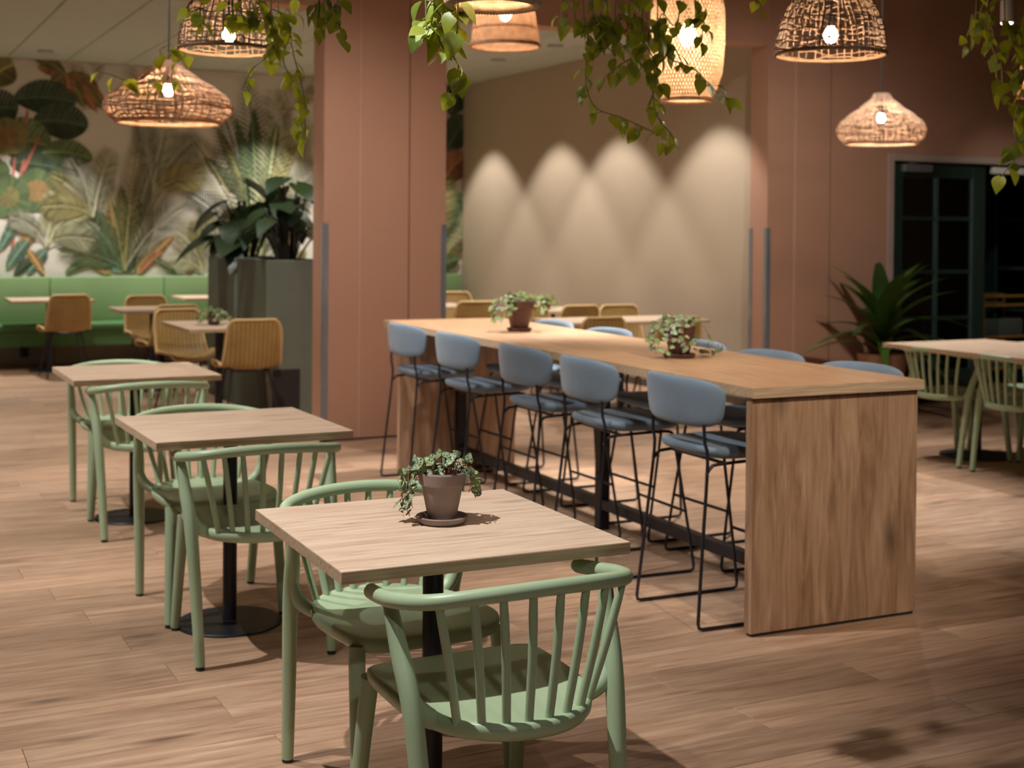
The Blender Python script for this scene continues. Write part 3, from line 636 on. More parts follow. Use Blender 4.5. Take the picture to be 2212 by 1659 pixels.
M_glide = MB().lathe([(0.001, 0), (0.0135, 0), (0.0155, 0.004), (0.0155, 0.013), (0.001, 0.013)], 14, close=False).mesh('glide', 'dark_glide')
def green_chair(label, loc, rz, group):
    t = thing('spindle_chair', label, 'chair', loc, rz, group)
    obj('seat', M_seat, t); obj('top_rail', M_rail, t)
    for m in M_spin: obj('spindle', m, t)
    for i, s in enumerate((-1, 1)):
        a = obj('rear_leg', M_rear[i], t); obj('glide', M_glide, a, (s * 0.228, -0.247, 0))
        a = obj('front_leg', M_front[i], t); obj('glide', M_glide, a, (s * 0.218, 0.247, 0))
        obj('bracket', M_brk[i], t)
    return t
G1 = 'sage green spindle chairs at the row of square tables'; G2 = 'sage green spindle chairs at the table by the doors'
ch0 = green_chair('sage green spindle chair in the foreground, seen from behind', (1.325, 2.790, 0), math.radians(1.0), G1)
dup(ch0, 'sage green spindle chair facing the camera behind the table with the potted plant', (1.366, 3.395, 0), PI + math.radians(2))
dup(ch0, 'sage green spindle chair, back to camera, at the middle square table', (1.335, 4.753, 0), math.radians(-2))
dup(ch0, 'sage green spindle chair facing the camera at the middle square table', (1.330, 5.292, 0), PI)
dup(ch0, 'sage green spindle chair, back to camera, at the farthest square table', (1.372, 6.795, 0), math.radians(-1))
dup(ch0, 'sage green spindle chair facing the camera at the farthest square table', (1.383, 7.345, 0), PI)
dup(ch0, 'sage green spindle chair at the right-hand table, just right of the counter end', (6.595, 6.64, 0), -PI / 2 + math.radians(4), G2)
dup(ch0, 'sage green spindle chair at the right image edge, second along the right-hand table', (6.585, 6.025, 0), -PI / 2 - math.radians(3), G2)
dup(ch0, 'sage green spindle chair mostly hidden on the far side of the right-hand table', (7.14, 6.62, 0), PI / 2, G2)

# ------------------------------------------------------------------ square pedestal tables
def edge_top(parent, sx, sy, z0, z1, mat_top, mat_edge):
    """board: body with a decor edge band, plus the face sheet on top"""
    b = obj('edge_band', MB().box(-sx / 2, sx / 2, -sy / 2, sy / 2, z0, z1 - 0.0012).mesh('edge_band', mat_edge, 0.0008, 1), parent)
    return obj('tabletop', MB().box(-sx / 2 + 0.0006, sx / 2 - 0.0006, -sy / 2 + 0.0006, sy / 2 - 0.0006, z1 - 0.0012, z1).mesh('tabletop', mat_top, 0.0004, 1), parent)
def pedestal(parent, r_base=0.196, r_pole=0.026, top=0.722, x=0, y=0):
    obj('base_plate', MB().lathe([(0.001, 0.0), (r_base, 0.0), (r_base, 0.006), (r_base - 0.003, 0.010), (0.030, 0.014), (0.001, 0.014)], 56, x, y, close=False).mesh('base_plate', 'black_metal'), parent)
    obj('column', MB().lathe([(r_pole, 0.012), (r_pole, top)], 28, x, y).mesh('column', 'black_metal'), parent)
    mb = MB(); mb.box(x - 0.19, x + 0.19, y - 0.022, y + 0.022, top - 0.008, top); mb.box(x - 0.022, x + 0.022, y - 0.19, y + 0.19, top - 0.0082, top - 0.0002)
    obj('top_spider', mb.mesh('top_spider', 'black_metal'), parent)
def square_table(label, x, y, rz, s=0.712, group='square pedestal tables in a row'):
    t = thing('square_table', label, 'table', (x, y, 0), rz, group)
    edge_top(t, s, s, 0.722, 0.75, 'oak_top', 'oak_edge'); pedestal(t); return t
square_table('square oak pedestal table in the foreground carrying a potted trailing plant', 1.3317, 3.0896, -0.02)
square_table('bare square oak pedestal table in the middle of the row', 1.3315, 5.0172, 0.012)
square_table('bare square oak pedestal table farthest back in the row', 1.3764, 7.0561, 0.0)
t = thing('long_table', 'long oak pedestal table with green chairs by the glazed doors', 'table', (6.745, 6.30, 0), 0.0)
edge_top(t, 0.93, 1.42, 0.722, 0.75, 'oak_top', 'oak_edge'); pedestal(t, 0.24, 0.032, 0.722, 0.10, 0.42); 

# ------------------------------------------------------------------ counter-height table
BX, BY, BL, BW, BZ, BA = 2.984, 4.0025, 3.915, 0.801, 0.9164, -0.0199
t = thing('counter_table', 'long oak counter-height table with panel ends and black steel underframe', 'table', (BX, BY, 0), BA)
obj('edge_band', MB().box(0, BW, 0, BL, BZ - 0.038, BZ - 0.0012).mesh('edge_band', 'oak_edge', 0.0008, 1), t)
obj('tabletop', MB().box(0.0006, BW - 0.0006, 0.0006, BL - 0.0006, BZ - 0.0012, BZ).mesh('tabletop', 'oak_counter', 0.0004, 1), t)
for y0 in (0.024, BL - 0.064 - 0.20): obj('end_panel', MB().box(0.012, BW - 0.012, y0, y0 + 0.040, 0.012, BZ - 0.038).mesh('end_panel', 'oak_panel', 0.0012, 1), t)
for y0 in (0.024, BL - 0.064 - 0.20): obj('plinth_strip', MB().box(0.02, BW - 0.02, y0 + 0.006, y0 + 0.034, 0, 0.012).mesh('plinth_strip', 'dark_glide'), t)
c = BW / 2
obj('foot_beam', MB().box(c - 0.025, c + 0.025, 0.064, BL - 0.264, 0.105, 0.155).mesh('foot_beam', 'black_metal', 0.002, 1), t)
for y0 in (1.80, BL - 0.33): obj('post', MB().box(c - 0.028, c + 0.028, y0, y0 + 0.056, 0.0, BZ - 0.078).mesh('post', 'black_metal', 0.002, 1), t)
obj('under_beam', MB().box(c - 0.03, c + 0.03, 0.066, BL - 0.266, BZ - 0.078, BZ - 0.038).mesh('under_beam', 'black_metal', 0.002, 1), t)

# ------------------------------------------------------------------ counter stools (face local +Y)
def cushion_back():
    """curved upholstered back, outline rounded, wider at the top"""
    NU, NV = 30, 14; th = 0.019; zc, hh = 0.836, 0.094
    mb = MB()
    def surf(u, v, side):       # u,v in a disc-ish square -1..1
        a, b = u, v; n = 4.0
        q = max(abs(a), abs(b)); 
        if q > 1e-6:
            l = (abs(a / q) ** n + abs(b / q) ** n) ** (1 / n); a, b = a / l, b / l
        hw = 0.286 * (1 - 0.070 * (1 - b))
        x = a * hw; z = zc + b * hh + 0.006 * math.cos(a * PI / 2)
        y = -0.225 + 0.95 * x * x - 0.10 * (z - zc) 
        e = max(abs(u), abs(v)); k = math.sqrt(max(0.0, 1 - e ** 6)) * th
        return Vector((x, y + (k if side > 0 else -k), z))
    for side in (1, -1):
        vv = []; ff = []
        for j in range(NV + 1):
            for i in range(NU + 1):
                s_ = lambda q: math.sin(q * PI / 2); vv.append(surf(s_(-1 + 2 * i / NU), s_(-1 + 2 * j / NV), side))
        for j in range(NV):
            for i in range(NU): a = j * (NU + 1) + i; ff.append((a, a + 1, a + NU + 2, a + NU + 1))
        mb.add(vv, ff)
    me = mb.mesh('backrest', 'blue_fabric', angle=80)
    bm = bmesh.new(); bm.from_mesh(me); bmesh.ops.remove_doubles(bm, verts=bm.verts, dist=0.0006); bmesh.ops.recalc_face_normals(bm, faces=bm.faces); bm.to_mesh(me); bm.free()
    return me
def cushion_seat():
    N_ = 56; 
    def ring(sc, z, crown=0.0):
        out = []
        for k in range(N_):
            t = 2 * PI * k / N_; c_, s_ = math.cos(t), math.sin(t); n = 3.6; q = (abs(c_) ** n + abs(s_) ** n) ** (-1 / n)
            w = 0.215 + (0.012 if s_ > 0 else -0.004); x, y = w * c_ * q * sc, 0.205 * s_ * q * sc + 0.015
            out.append((x, y, z + 0.010 * (y / 0.2) ** 2 * (1 if y < 0 else 0.2)))
        return out
    rings = [ring(0.55, 0.618), ring(0.80, 0.622), ring(0.94, 0.632), ring(0.995, 0.645), ring(1.0, 0.655), ring(0.975, 0.664), ring(0.90, 0.669), ring(0.6, 0.671), ring(0.3, 0.671)]
    vv = [p for r in rings for p in r]; ff = []
    for i in range(len(rings) - 1):
        for k in range(N_): k2 = (k + 1) % N_; ff.append((i * N_ + k, i * N_ + k2, (i + 1) * N_ + k2, (i + 1) * N_ + k))
    ff.append(tuple(range(N_))[::-1]); ff.append(tuple((len(rings) - 1) * N_ + k for k in range(N_)))
    return MB().add(vv, ff).mesh('seat', 'blue_fabric', angle=70)
S_back, S_seat = cushion_back(), cushion_seat(); S_side = []; rr = 0.0068
for s in (-1, 1):
    p = spline([(s * 0.180, -0.192, 0.80), (s * 0.184, -0.190, 0.70), (s * 0.190, -0.180, 0.615), (s * 0.206, -0.210, 0.30), (s * 0.2215, -0.236, 0.03)], 5)
    p += [Vector((s * 0.2225, -0.232, 0.012)), Vector((s * 0.2225, -0.215, 0.0075))] + [Vector((s * 0.2225, -0.215 + 0.44 * k / 6, 0.0072)) for k in range(1, 7)]
    p += [Vector((s * 0.2225, 0.240, 0.012)), Vector((s * 0.2215, 0.244, 0.03))]
    p += spline([(s * 0.213, 0.215, 0.22), (s * 0.200, 0.165, 0.52), (s * 0.196, 0.150, 0.595), (s * 0.194, 0.130, 0.615), (s * 0.192, 0.06, 0.617), (s * 0.190, -0.13, 0.610), (s * 0.190, -0.165, 0.600), (s * 0.1915, -0.186, 0.575)], 5)
    S_side.append(MB().tube(p, rr, 8).mesh('side_frame', 'black_metal', angle=70))
S_foot = MB().tube([(-0.211, 0.210, 0.265), (0.211, 0.210, 0.265)], rr, 8).mesh('footrest', 'black_metal', angle=70)
S_cross = MB().tube([(-0.190, -0.10, 0.612), (0.190, -0.10, 0.612)], rr, 8).mesh('cross_bar', 'black_metal', angle=70)
def stool(label, x, y, rz, group='blue-grey counter stools at the long table'):
    t = thing('counter_stool', label, 'stool', (x, y, 0), rz, group)
    obj('backrest', S_back, t); obj('seat', S_seat, t)
    for m in S_side: obj('side_frame', m, t)
    obj('footrest', S_foot, t); obj('cross_bar', S_cross, t); obj('cross_bar', S_cross, t, (0, 0.19, 0)); return t
st0 = stool('blue-grey upholstered counter stool nearest the camera, beside the oak end panel', 3.105, 4.385, -PI / 2 - 0.02)
LAB = ('second blue-grey counter stool from the near end panel, camera side of the counter', 'middle blue-grey counter stool of five on the camera side of the counter', 'fourth blue-grey counter stool from the near end, camera side of the counter', 'blue-grey counter stool nearest the pink pier, camera side of the counter')
for i, (y, dx, a) in enumerate(((5.15, 0.0, -0.05), (5.80, 0.0, 0.0), (6.62, 0.0, 0.0), (7.37, 0.0, 0.0))): dup(st0, LAB[i], (3.120 + 0.015 * i, y, 0), -PI / 2 + a)
LAB = ('first blue-grey counter stool on the far side, behind the near end of the counter', 'second blue-grey counter stool from the near end, far side of the counter', 'blue-grey counter stool on the far side just right of the dark trailing plant pot', 'pale lit blue counter stool top on the far side between the two counter plants', 'pale lit blue counter stool top on the far side beside the brown pot')
for i, (x, y) in enumerate(((3.682, 4.43), (3.695, 5.07), (3.707, 5.68), (3.725, 6.58), (3.740, 7.27))): dup(st0, LAB[i], (x, y, 0), PI / 2)

# ------------------------------------------------------------------ rattan shell chairs (face local +Y)
def shell_point(s, w):
    """s: 0 front lip .. 1 top of back, w: -1..1 across"""
    prof = [(0.22, 0.440), (0.19, 0.455), (0.05, 0.446), (-0.10, 0.440), (-0.175, 0.462), (-0.215, 0.53), (-0.245, 0.68), (-0.268, 0.815)]
    P = spline([(0, a, b) for a, b in prof], 6); f = s * (len(P) - 1); i = min(int(f), len(P) - 2); p = P[i].lerp(P[i + 1], f - i)
    hw = 0.225 - 0.030 * max(0, (s - 0.45) / 0.55)
    n = 3.2
    if s > 0.86: hw *= (1 - ((s - 0.86) / 0.14) ** n * 0.22)
    if s < 0.10: hw *= (1 - ((0.10 - s) / 0.10) ** 2 * 0.15)
    lift = 0.055 * abs(w) ** 2.6 * (math.sin(PI * min(1, s * 1.15)) ** 0.7 if s < 0.87 else 0.2)
    back = max(0, min(1, (s - 0.40) / 0.25))
    return Vector((w * hw, p.y + lift * back * 1.2, p.z + lift * (1 - back)))
def rattan_meshes():
    NS, NW = 26, 14; vv = []; ff = []
    for j in range(NS + 1):
        for i in range(NW + 1): vv.append(shell_point(j / NS, -1 + 2 * i / NW))
    for j in range(NS):
        for i in range(NW): a = j * (NW + 1) + i; ff.append((a, a + 1, a + NW + 2, a + NW + 1))
    shell = MB().add(vv, ff).mesh('woven_shell', 'rattan', angle=80)
    edge = [shell_point(j / NS, -1) for j in range(NS)] + [shell_point(1, -1 + 2 * i / NW) for i in range(NW)] + [shell_point(1 - j / NS, 1) for j in range(NS)] + [shell_point(0, 1 - 2 * i / NW) for i in range(NW)]
    rim = MB().tube(edge, 0.011, 7, closed=True).mesh('rim', 'rattan_rim', angle=80)
    legs = []
    for sx in (-1, 1):
        for sy in (-1, 1): legs.append(MB().tube([(sx * 0.14, sy * 0.11, 0.43), (sx * 0.205, sy * 0.205 - 0.01, 0.0)], [0.010, 0.007], 8).mesh('leg', 'black_metal', angle=70))
    ubar = MB().tube([(-0.14, -0.11, 0.432), (0.14, -0.11, 0.432), (0.14, 0.11, 0.432), (-0.14, 0.11, 0.432)], 0.008, 6, closed=True).mesh('under_frame', 'black_metal', angle=70)
    return shell, rim, legs, ubar
RS, RR, RL, RU = rattan_meshes(); ra0 = None
def rattan_chair(label, x, y, rz):
    global ra0
    if ra0: return dup(ra0, label, (x, y, 0), rz)
    t = thing('rattan_chair', label, 'chair', (x, y, 0), rz, 'woven rattan chairs of the back room')
    obj('woven_shell', RS, t); obj('rim', RR, t); obj('under_frame', RU, t)
    for m in RL: obj('leg', m, t)
    ra0 = t; return t
def cafe_table(label, x, y, sx, sy, pots=None):
    t = thing('cafe_table', label, 'table', (x, y, 0), 0, 'pale oak tables of the back room')
    edge_top(t, sx, sy, 0.715, 0.742, 'oak_top', 'oak_edge'); pedestal(t, 0.20, 0.03, 0.715); return t
rattan_chair('large rattan shell chair, back to camera, in front of the grey planters', 2.76, 9.93, math.radians(-4))
cafe_table('pale oak table with small green plant beside the grey planters', 2.655, 10.36, 0.68, 0.95)
rattan_chair('rattan shell chair facing the camera across the table with the small green plant', 2.55, 10.90, PI + 0.15)
rattan_chair('rattan shell chair, back to camera, left of the table with the small plant', 2.62, 11.98, 0.10)
cafe_table('shaded oak table between two rattan chairs left of the planters', 2.62, 12.62, 0.68, 0.70)
rattan_chair('dark shaded rattan chair facing the camera in front of the green bench', 2.72, 13.18, PI)
rattan_chair('rattan shell chair at far left, back to camera, at the bench table', 2.05, 14.05, 0.05)
cafe_table('pale oak table at far left in front of the green bench', 1.98, 14.62, 0.80, 0.68)
cafe_table('pale oak table in front of the green bench, partly behind the grey planters', 3.75, 14.62, 0.90, 0.66)
# beside the taupe wall
cafe_table('pale oak table nearest the partition in front of the taupe wall', 5.95, 9.84, 1.36, 0.66)
rattan_chair('rattan chair back to camera behind the middle of the counter, left of two', 5.30, 9.28, 0.03)
rattan_chair('rattan chair back to camera behind the dark trailing plant on the counter', 5.92, 9.14, -0.02)
rattan_chair('rattan chair facing the camera, left one across the nearest taupe-wall table', 5.45, 10.32, PI)
rattan_chair('rattan chair facing the camera, right one across the nearest taupe-wall table', 6.32, 10.26, PI - 0.05)
cafe_table('pale oak table second from the partition in front of the taupe wall', 6.10, 11.35, 0.95, 0.66)
rattan_chair('rattan chair back to camera at the second taupe-wall table', 5.96, 10.82, 0.04)
rattan_chair('rattan chair facing the camera behind the second taupe-wall table, right of the brown pot', 6.20, 11.95, PI)
cafe_table('pale oak table beside the pink pier, deepest in the taupe-wall room', 5.20, 12.30, 0.85, 0.66)
rattan_chair('rattan chair facing the camera just right of the pink pier', 5.22, 12.75, PI)
rattan_chair('rattan chair back to camera just left of the brown pot plant', 5.37, 11.72, -0.05)
rattan_chair('rattan chair turned sideways behind the brown pot plant on the counter', 5.86, 13.05, PI - 0.3)

# ------------------------------------------------------------------ bench along the mural
t = thing('wall_bench', 'long upholstered green bench along the leaf mural', 'bench', (0, MURAL_Y - 0.004 - 0.05, 0))
x0, x1, n = -0.35, 6.90, 6; w = (x1 - x0) / n
for k in range(n):
    a, b = x0 + k * w, x0 + (k + 1) * w
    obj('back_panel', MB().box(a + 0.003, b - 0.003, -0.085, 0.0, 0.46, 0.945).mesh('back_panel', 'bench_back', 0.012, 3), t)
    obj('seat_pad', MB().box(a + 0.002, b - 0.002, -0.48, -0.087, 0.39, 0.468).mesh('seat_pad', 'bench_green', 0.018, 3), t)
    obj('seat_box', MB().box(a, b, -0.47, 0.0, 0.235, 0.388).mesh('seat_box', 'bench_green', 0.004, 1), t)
for k in range(n + 1):
    x = x0 + k * w; obj('support', MB().box(max(x0, x - 0.02), min(x1, x + 0.02), -0.34, -0.02, 0.0, 0.235).mesh('support', 'base_board'), t)
tag(box('wall_outlet', 'socket_black', 1.78, 1.86, MURAL_Y - 0.035, MURAL_Y - 0.0002, 0.09, 0.19, None, 0.004), 'small black outlet box low on the wall under the bench', 'outlet')

# ------------------------------------------------------------------ planters
def planter(label, x0, y0, sx, sy, h):
    t = thing('planter_box', label, 'planter', (x0, y0, 0), 0, 'tall grey planters dividing the room'); th = 0.02
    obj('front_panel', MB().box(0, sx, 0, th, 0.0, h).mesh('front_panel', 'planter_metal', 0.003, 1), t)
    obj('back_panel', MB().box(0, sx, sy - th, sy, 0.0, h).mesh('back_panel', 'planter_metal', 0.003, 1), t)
    obj('side_panel', MB().box(0, th, th, sy - th, 0.0, h).mesh('side_panel', 'planter_metal_shaded', 0.003, 1), t)
    obj('side_panel', MB().box(sx - th, sx, th, sy - th, 0.0, h).mesh('side_panel', 'planter_metal_shaded', 0.003, 1), t)
    obj('soil', MB().box(th, sx - th, th, sy - th, 0.02, h - 0.07).mesh('soil', 'soil'), t)
    return t
pl = planter('tall grey planter box standing nearest the pink pier', 3.015, 10.30, 0.52, 0.90, 1.235)
obj('vent_panel', MB().box(0.05, 0.27, -0.006, 0.0, 0.06, 0.38).mesh('vent_panel', 'dark_glide', 0.002, 1), pl)
planter('tall grey planter box farther back, beside the green bench', 3.010, 11.23, 0.52, 0.92, 1.235)
# ------------------------------------------------------------------ plants
RP = random.Random(21)
LEAF_M = [heart_leaf('marbled_leaf', 'marbled_leaf', 0.46, 0.12, 0.12), heart_leaf('marbled_leaf', 'marbled_leaf', 0.42, 0.30, 0.22)]
LEAF_U = heart_leaf('plain_leaf', 'under_leaf', 0.44, 0.10, 0.10)
LEAF_V = [heart_leaf('vine_leaf', 'vine_leaf', 0.50, 0.35, 0.20), heart_leaf('vine_leaf', 'vine_leaf', 0.46, 0.55, 0.30), heart_leaf('vine_leaf', 'vine_leaf', 0.54, 0.15, 0.12)]
LEAF_D = [heart_leaf('broad_leaf', 'dark_leaf', 0.36, 0.45, 0.15, 9, notch=0.16), heart_leaf('broad_leaf', 'dark_leaf', 0.40, 0.25, 0.22, 9, notch=0.16)]
BLADE = [blade_leaf('blade', 'palm_leaf', 0.085, 0.85), blade_leaf('blade', 'palm_leaf', 0.095, 0.45), blade_leaf('blade', 'palm_leaf', 0.08, 0.75)]
YOUNG = heart_leaf('young_leaf', 'young_leaf', 0.34, 0.2, 0.2, 5)
def leaf(me, parent, pos, direction, normal, size, name):
    o = bpy.data.objects.new(name, me); COL.objects.link(o); o.parent = parent; o.matrix_local = frame(Vector(pos), Vector(direction), Vector(normal), size); return o
def pot_mesh(r0, r1, h, rim_h, mat, name='pot', t=0.006, lip=0.0055):
    pr = [(0.001, 0.002), (r0 - 0.003, 0.002), (r0, 0.006)]
    hb = h - rim_h; rb = r0 + (r1 - r0) * hb / h
    pr += [(rb, hb - 0.004), (rb + lip, hb), (r1 + lip * 0.6, h - 0.004), (r1 + lip * 0.3, h), (r1 - t * 0.6, h), (r1 - t, h - 0.004), (rb - t, hb), (rb - t, hb - 0.02), (0.001, hb - 0.02)]
    return MB().lathe(pr, 48, close=False).mesh(name, mat, angle=28)
def saucer_mesh(r, h, mat):
    return MB().lathe([(0.001, 0.0), (r - 0.012, 0.0), (r - 0.004, 0.006), (r, h - 0.002), (r - 0.002, h), (r - 0.006, h), (r - 0.011, 0.008), (0.001, 0.008)], 48, close=False).mesh('saucer', mat, angle=40)
def trailing_plant(label, loc, rz, r0, r1, h, rim_h, pot_mat, strands, leafsize, seed, saucer=None, dense=0, leaf_set=None, group='small potted trailing plants', short=0.0):
    rnd = random.Random(seed); base = 0.010 if saucer else 0.0
    t = thing('trailing_pot_plant', label, 'potted plant', loc, rz, group)
    p = obj('pot', pot_mesh(r0, r1, h, rim_h, pot_mat), t, (0, 0, base))
    if saucer: obj('saucer', saucer_mesh(*saucer), t)
    obj('soil', MB().lathe([(0.001, h - 0.014), (r1 - 0.009, h - 0.017), (r1 - 0.010, h - 0.026), (0.001, h - 0.026)], 28, close=False).mesh('soil', 'soil'), t, (0, 0, base))
    ms = leaf_set or LEAF_M; stems = MB(); zt = base + h
    for path in strands:
        P = spline([Vector(q) for q in path], 6); stems.tube(P, 0.0011, 5)
        L = sum((P[i + 1] - P[i]).length for i in range(len(P) - 1)); nL = max(2, int(L / (leafsize * 0.62)))
        for k in range(nL):
            f = (k + 0.6) / nL * (len(P) - 1); i = min(int(f), len(P) - 2); q = P[i].lerp(P[i + 1], f - i); tg = (P[i + 1] - P[i]).normalized()
            for sd in ((-1, 1) if k % 2 == 0 else (rnd.choice((-1, 1)),)):
                out = Vector((q.x, q.y, 0)); out = out.normalized() if out.length > 0.005 else Vector((rnd.uniform(-1, 1), rnd.uniform(-1, 1), 0)).normalized()
                side = tg.cross(out); side = side.normalized() if side.length > 0.1 else Vector((-out.y, out.x, 0))
                d = side * sd * rnd.uniform(0.5, 1.0) + Vector((0, 0, rnd.uniform(-0.8, 0.3))) + out * rnd.uniform(0, 0.7); d.normalize()
                if q.z < leafsize * 0.9: d.z = max(d.z, 0.12); d.normalize()
                b = q + d * leafsize * 0.28; stems.tube([q, q.lerp(b, 0.5) + Vector((0, 0, 0.002)), b], 0.0009, 4)
                nm = out * rnd.uniform(0.5, 1.0) + Vector((-0.30, -0.62, rnd.uniform(0.3, 0.9))) + Vector((rnd.uniform(-.4, .4), rnd.uniform(-.4, .4), 0))
                under = rnd.random() < 0.13
                leaf(LEAF_U if under else rnd.choice(ms), t, b, d, nm, leafsize * rnd.uniform(0.75, 1.2), 'leaf')
    for k in range(dense):
        a = rnd.uniform(0, 2 * PI); rr_ = r1 * math.sqrt(rnd.random()) * 0.92; hgt = rnd.uniform(0.006, 0.050) * (1 - 0.3 * rr_ / r1)
        q0 = Vector((rr_ * 0.7 * math.cos(a), rr_ * 0.7 * math.sin(a), zt - 0.016)); q1 = Vector((rr_ * math.cos(a), rr_ * math.sin(a), zt + hgt))
        stems.tube([q0, q0.lerp(q1, 0.5) + Vector((rnd.uniform(-.006, .006), rnd.uniform(-.006, .006), 0)), q1], 0.0011, 5)
        d = Vector((rnd.uniform(-1, 1), rnd.uniform(-1, 1), rnd.uniform(-0.7, 0.5))).normalized(); nm = Vector((rnd.uniform(-1.0, .5), rnd.uniform(-1.3, .1), rnd.uniform(.3, 1)))
        leaf(rnd.choice(ms), t, q1, d, nm, leafsize * rnd.uniform(0.75, 1.15), 'leaf')
    obj('stems', stems.mesh('stems', 'trail_stem', angle=80), t); return t
def strand(a, r1, zt, drop, out=0.045, wob=0.012, rnd=RP):
    c, s = math.cos(a), math.sin(a); w = lambda: rnd.uniform(-wob, wob)
    pts = [(r1 * .45 * c, r1 * .45 * s, zt - 0.012), (r1 * .85 * c + w(), r1 * .85 * s + w(), zt + 0.022), ((r1 + out * .6) * c + w(), (r1 + out * .6) * s + w(), zt + 0.010), ((r1 + out) * c + w(), (r1 + out) * s + w(), zt - drop * .45), ((r1 + out * 0.9) * c + w(), (r1 + out * 0.9) * s + w(), zt - drop)]
    return [(x, y, max(z, 0.012)) for x, y, z in pts]
# hero pot on the front table: image left is about (-0.89, 0.45) in the room
az = lambda deg: math.radians(deg) - YAW     # 0 = image right, 90 = away from the lens
st = [strand(az(176), .052, .125, .118, .040), strand(az(195), .052, .125, .085, .036), strand(az(160), .052, .125, .075, .040), strand(az(214), .052, .125, .045, .020),
      strand(az(8), .052, .125, .065, .024), strand(az(-14), .052, .125, .048, .020), strand(az(30), .052, .125, .035, .030), strand(az(120), .052, .125, .02, .015), strand(az(70), .052, .125, .02, .012), strand(az(185), .052, .125, .02, .045)]
hero = trailing_plant('greyish-brown clay pot of silver-marbled trailing plant on the front table', (1.362, 3.107, 0.7503), 0, 0.0365, 0.0575, 0.118, 0.030, 'clay_pot', st, 0.0270, 5, (0.066, 0.0185, 'clay_saucer'), 34)
for k, (a, z) in enumerate(((174, .030), (176, .022), (178, .014), (6, .072), (3, .066))):
    r = 0.098 if k < 3 else 0.083; q = Vector((r * math.cos(az(a)), r * math.sin(az(a)), z)); leaf(YOUNG, hero, q, (RP.uniform(-1, 1), RP.uniform(-1, 1), RP.uniform(-.4, .6)), (0, -0.6, 1), 0.011, 'young_leaf')
# two pots on the counter
st = [strand(az(a), .066, .140, d, o) for a, d, o in ((180, .12, .07), (205, .11, .05), (160, .10, .08), (-25, .12, .07), (245, .08, .03), (150, .06, .05), (20, .05, .04))]
st.append([(0.05, -0.02, .12), (0.09, -0.045, .09), (0.10, -.05, .02), (.16, -.085, .012), (.23, -.11, .012)])
trailing_plant('dark brown pot of trailing leaves nearer on the counter, strands lying on the wood', (3.408, 5.128, BZ + 0.0004), 0.6, .046, .070, .135, .035, 'brown_pot', st, .031, 9, (.074, .018, 'brown_pot'), 20)
st = [strand(az(a), .079, .165, d, o) for a, d, o in ((170, .10, .07), (190, .12, .07), (210, .09, .05), (-10, .06, .05), (20, .05, .04), (240, .05, .03))]
trailing_plant('brown pot with pale lit foliage farther on the counter', (3.455, 6.816, BZ + 0.0004), 0, .050, .082, .160, .045, 'brown_pot', st, .034, 12, (.072, .018, 'brown_pot'), 40, [LEAF_U, LEAF_M[0], LEAF_M[1], LEAF_U])
trailing_plant('small green plant in a pot on the table behind the brown counter pot', (6.02, 11.33, 0.7424), 0, .042, .062, .09, .025, 'brown_pot', [strand(az(a), .06, .09, .05, .05) for a in (0, 60, 120, 180, 240, 300)], .038, 31, None, 34, [LEAF_U])
trailing_plant('small pale green plant on the rattan-chair table beside the planters', (2.60, 10.30, 0.7424), 0, .040, .060, .08, .025, 'brown_pot', [strand(az(a), .06, .08, .05, .06) for a in (0, 50, 110, 170, 200, 240, 300)], .040, 33, None, 40, [LEAF_U, LEAF_M[0]])

# dark broad-leaved plants in the planters
def broad_plant(label, x, y, z, n, seed, hmin, hmax, spread, size):
    rnd = random.Random(seed); t = thing('broad_leaf_plant', label, 'plant', (x, y, z), 0, 'dark broad-leaved plants in the grey planters'); stems = MB()
    for k in range(n):
        a = 2 * PI * k / n + rnd.uniform(-.4, .4); r = spread * math.sqrt((k * 0.618) % 1.0); h = rnd.uniform(hmin, hmax) * (1 - 0.30 * r / spread)
        b = Vector((0.06 * math.cos(a), 0.06 * math.sin(a), 0.0)); q = Vector((r * math.cos(a), r * math.sin(a), h)); stems.tube(spline([b, b.lerp(q, .55) + Vector((0, 0, .08)), q], 5), .008, 6)
        d = Vector((math.cos(a), math.sin(a), rnd.uniform(-.5, .1))).normalized(); leaf(rnd.choice(LEAF_D), t, q, d, (rnd.uniform(-.2, .2), rnd.uniform(-.4, .1), 1), size * rnd.uniform(.8, 1.2), 'leaf')
    for k in range(3):
        a = 2.1 * k; stems.tube(spline([(0.03 * math.cos(a), .03 * math.sin(a), -.01), (.05 * math.cos(a), .05 * math.sin(a), hmin * .6), (.10 * math.cos(a), .10 * math.sin(a), hmax * .75)], 4), .016, 7)
    obj('stems', stems.mesh('stems', 'dark_stem', angle=80), t); return t
broad_plant('dark broad-leaved plant in the planter nearest the pink pier', 3.30, 10.72, 1.166, 22, 3, .26, .78, .30, .29)
broad_plant('dark broad-leaved plant in the planter beside the green bench', 3.24, 11.70, 1.166, 26, 8, .24, .74, .38, .32)

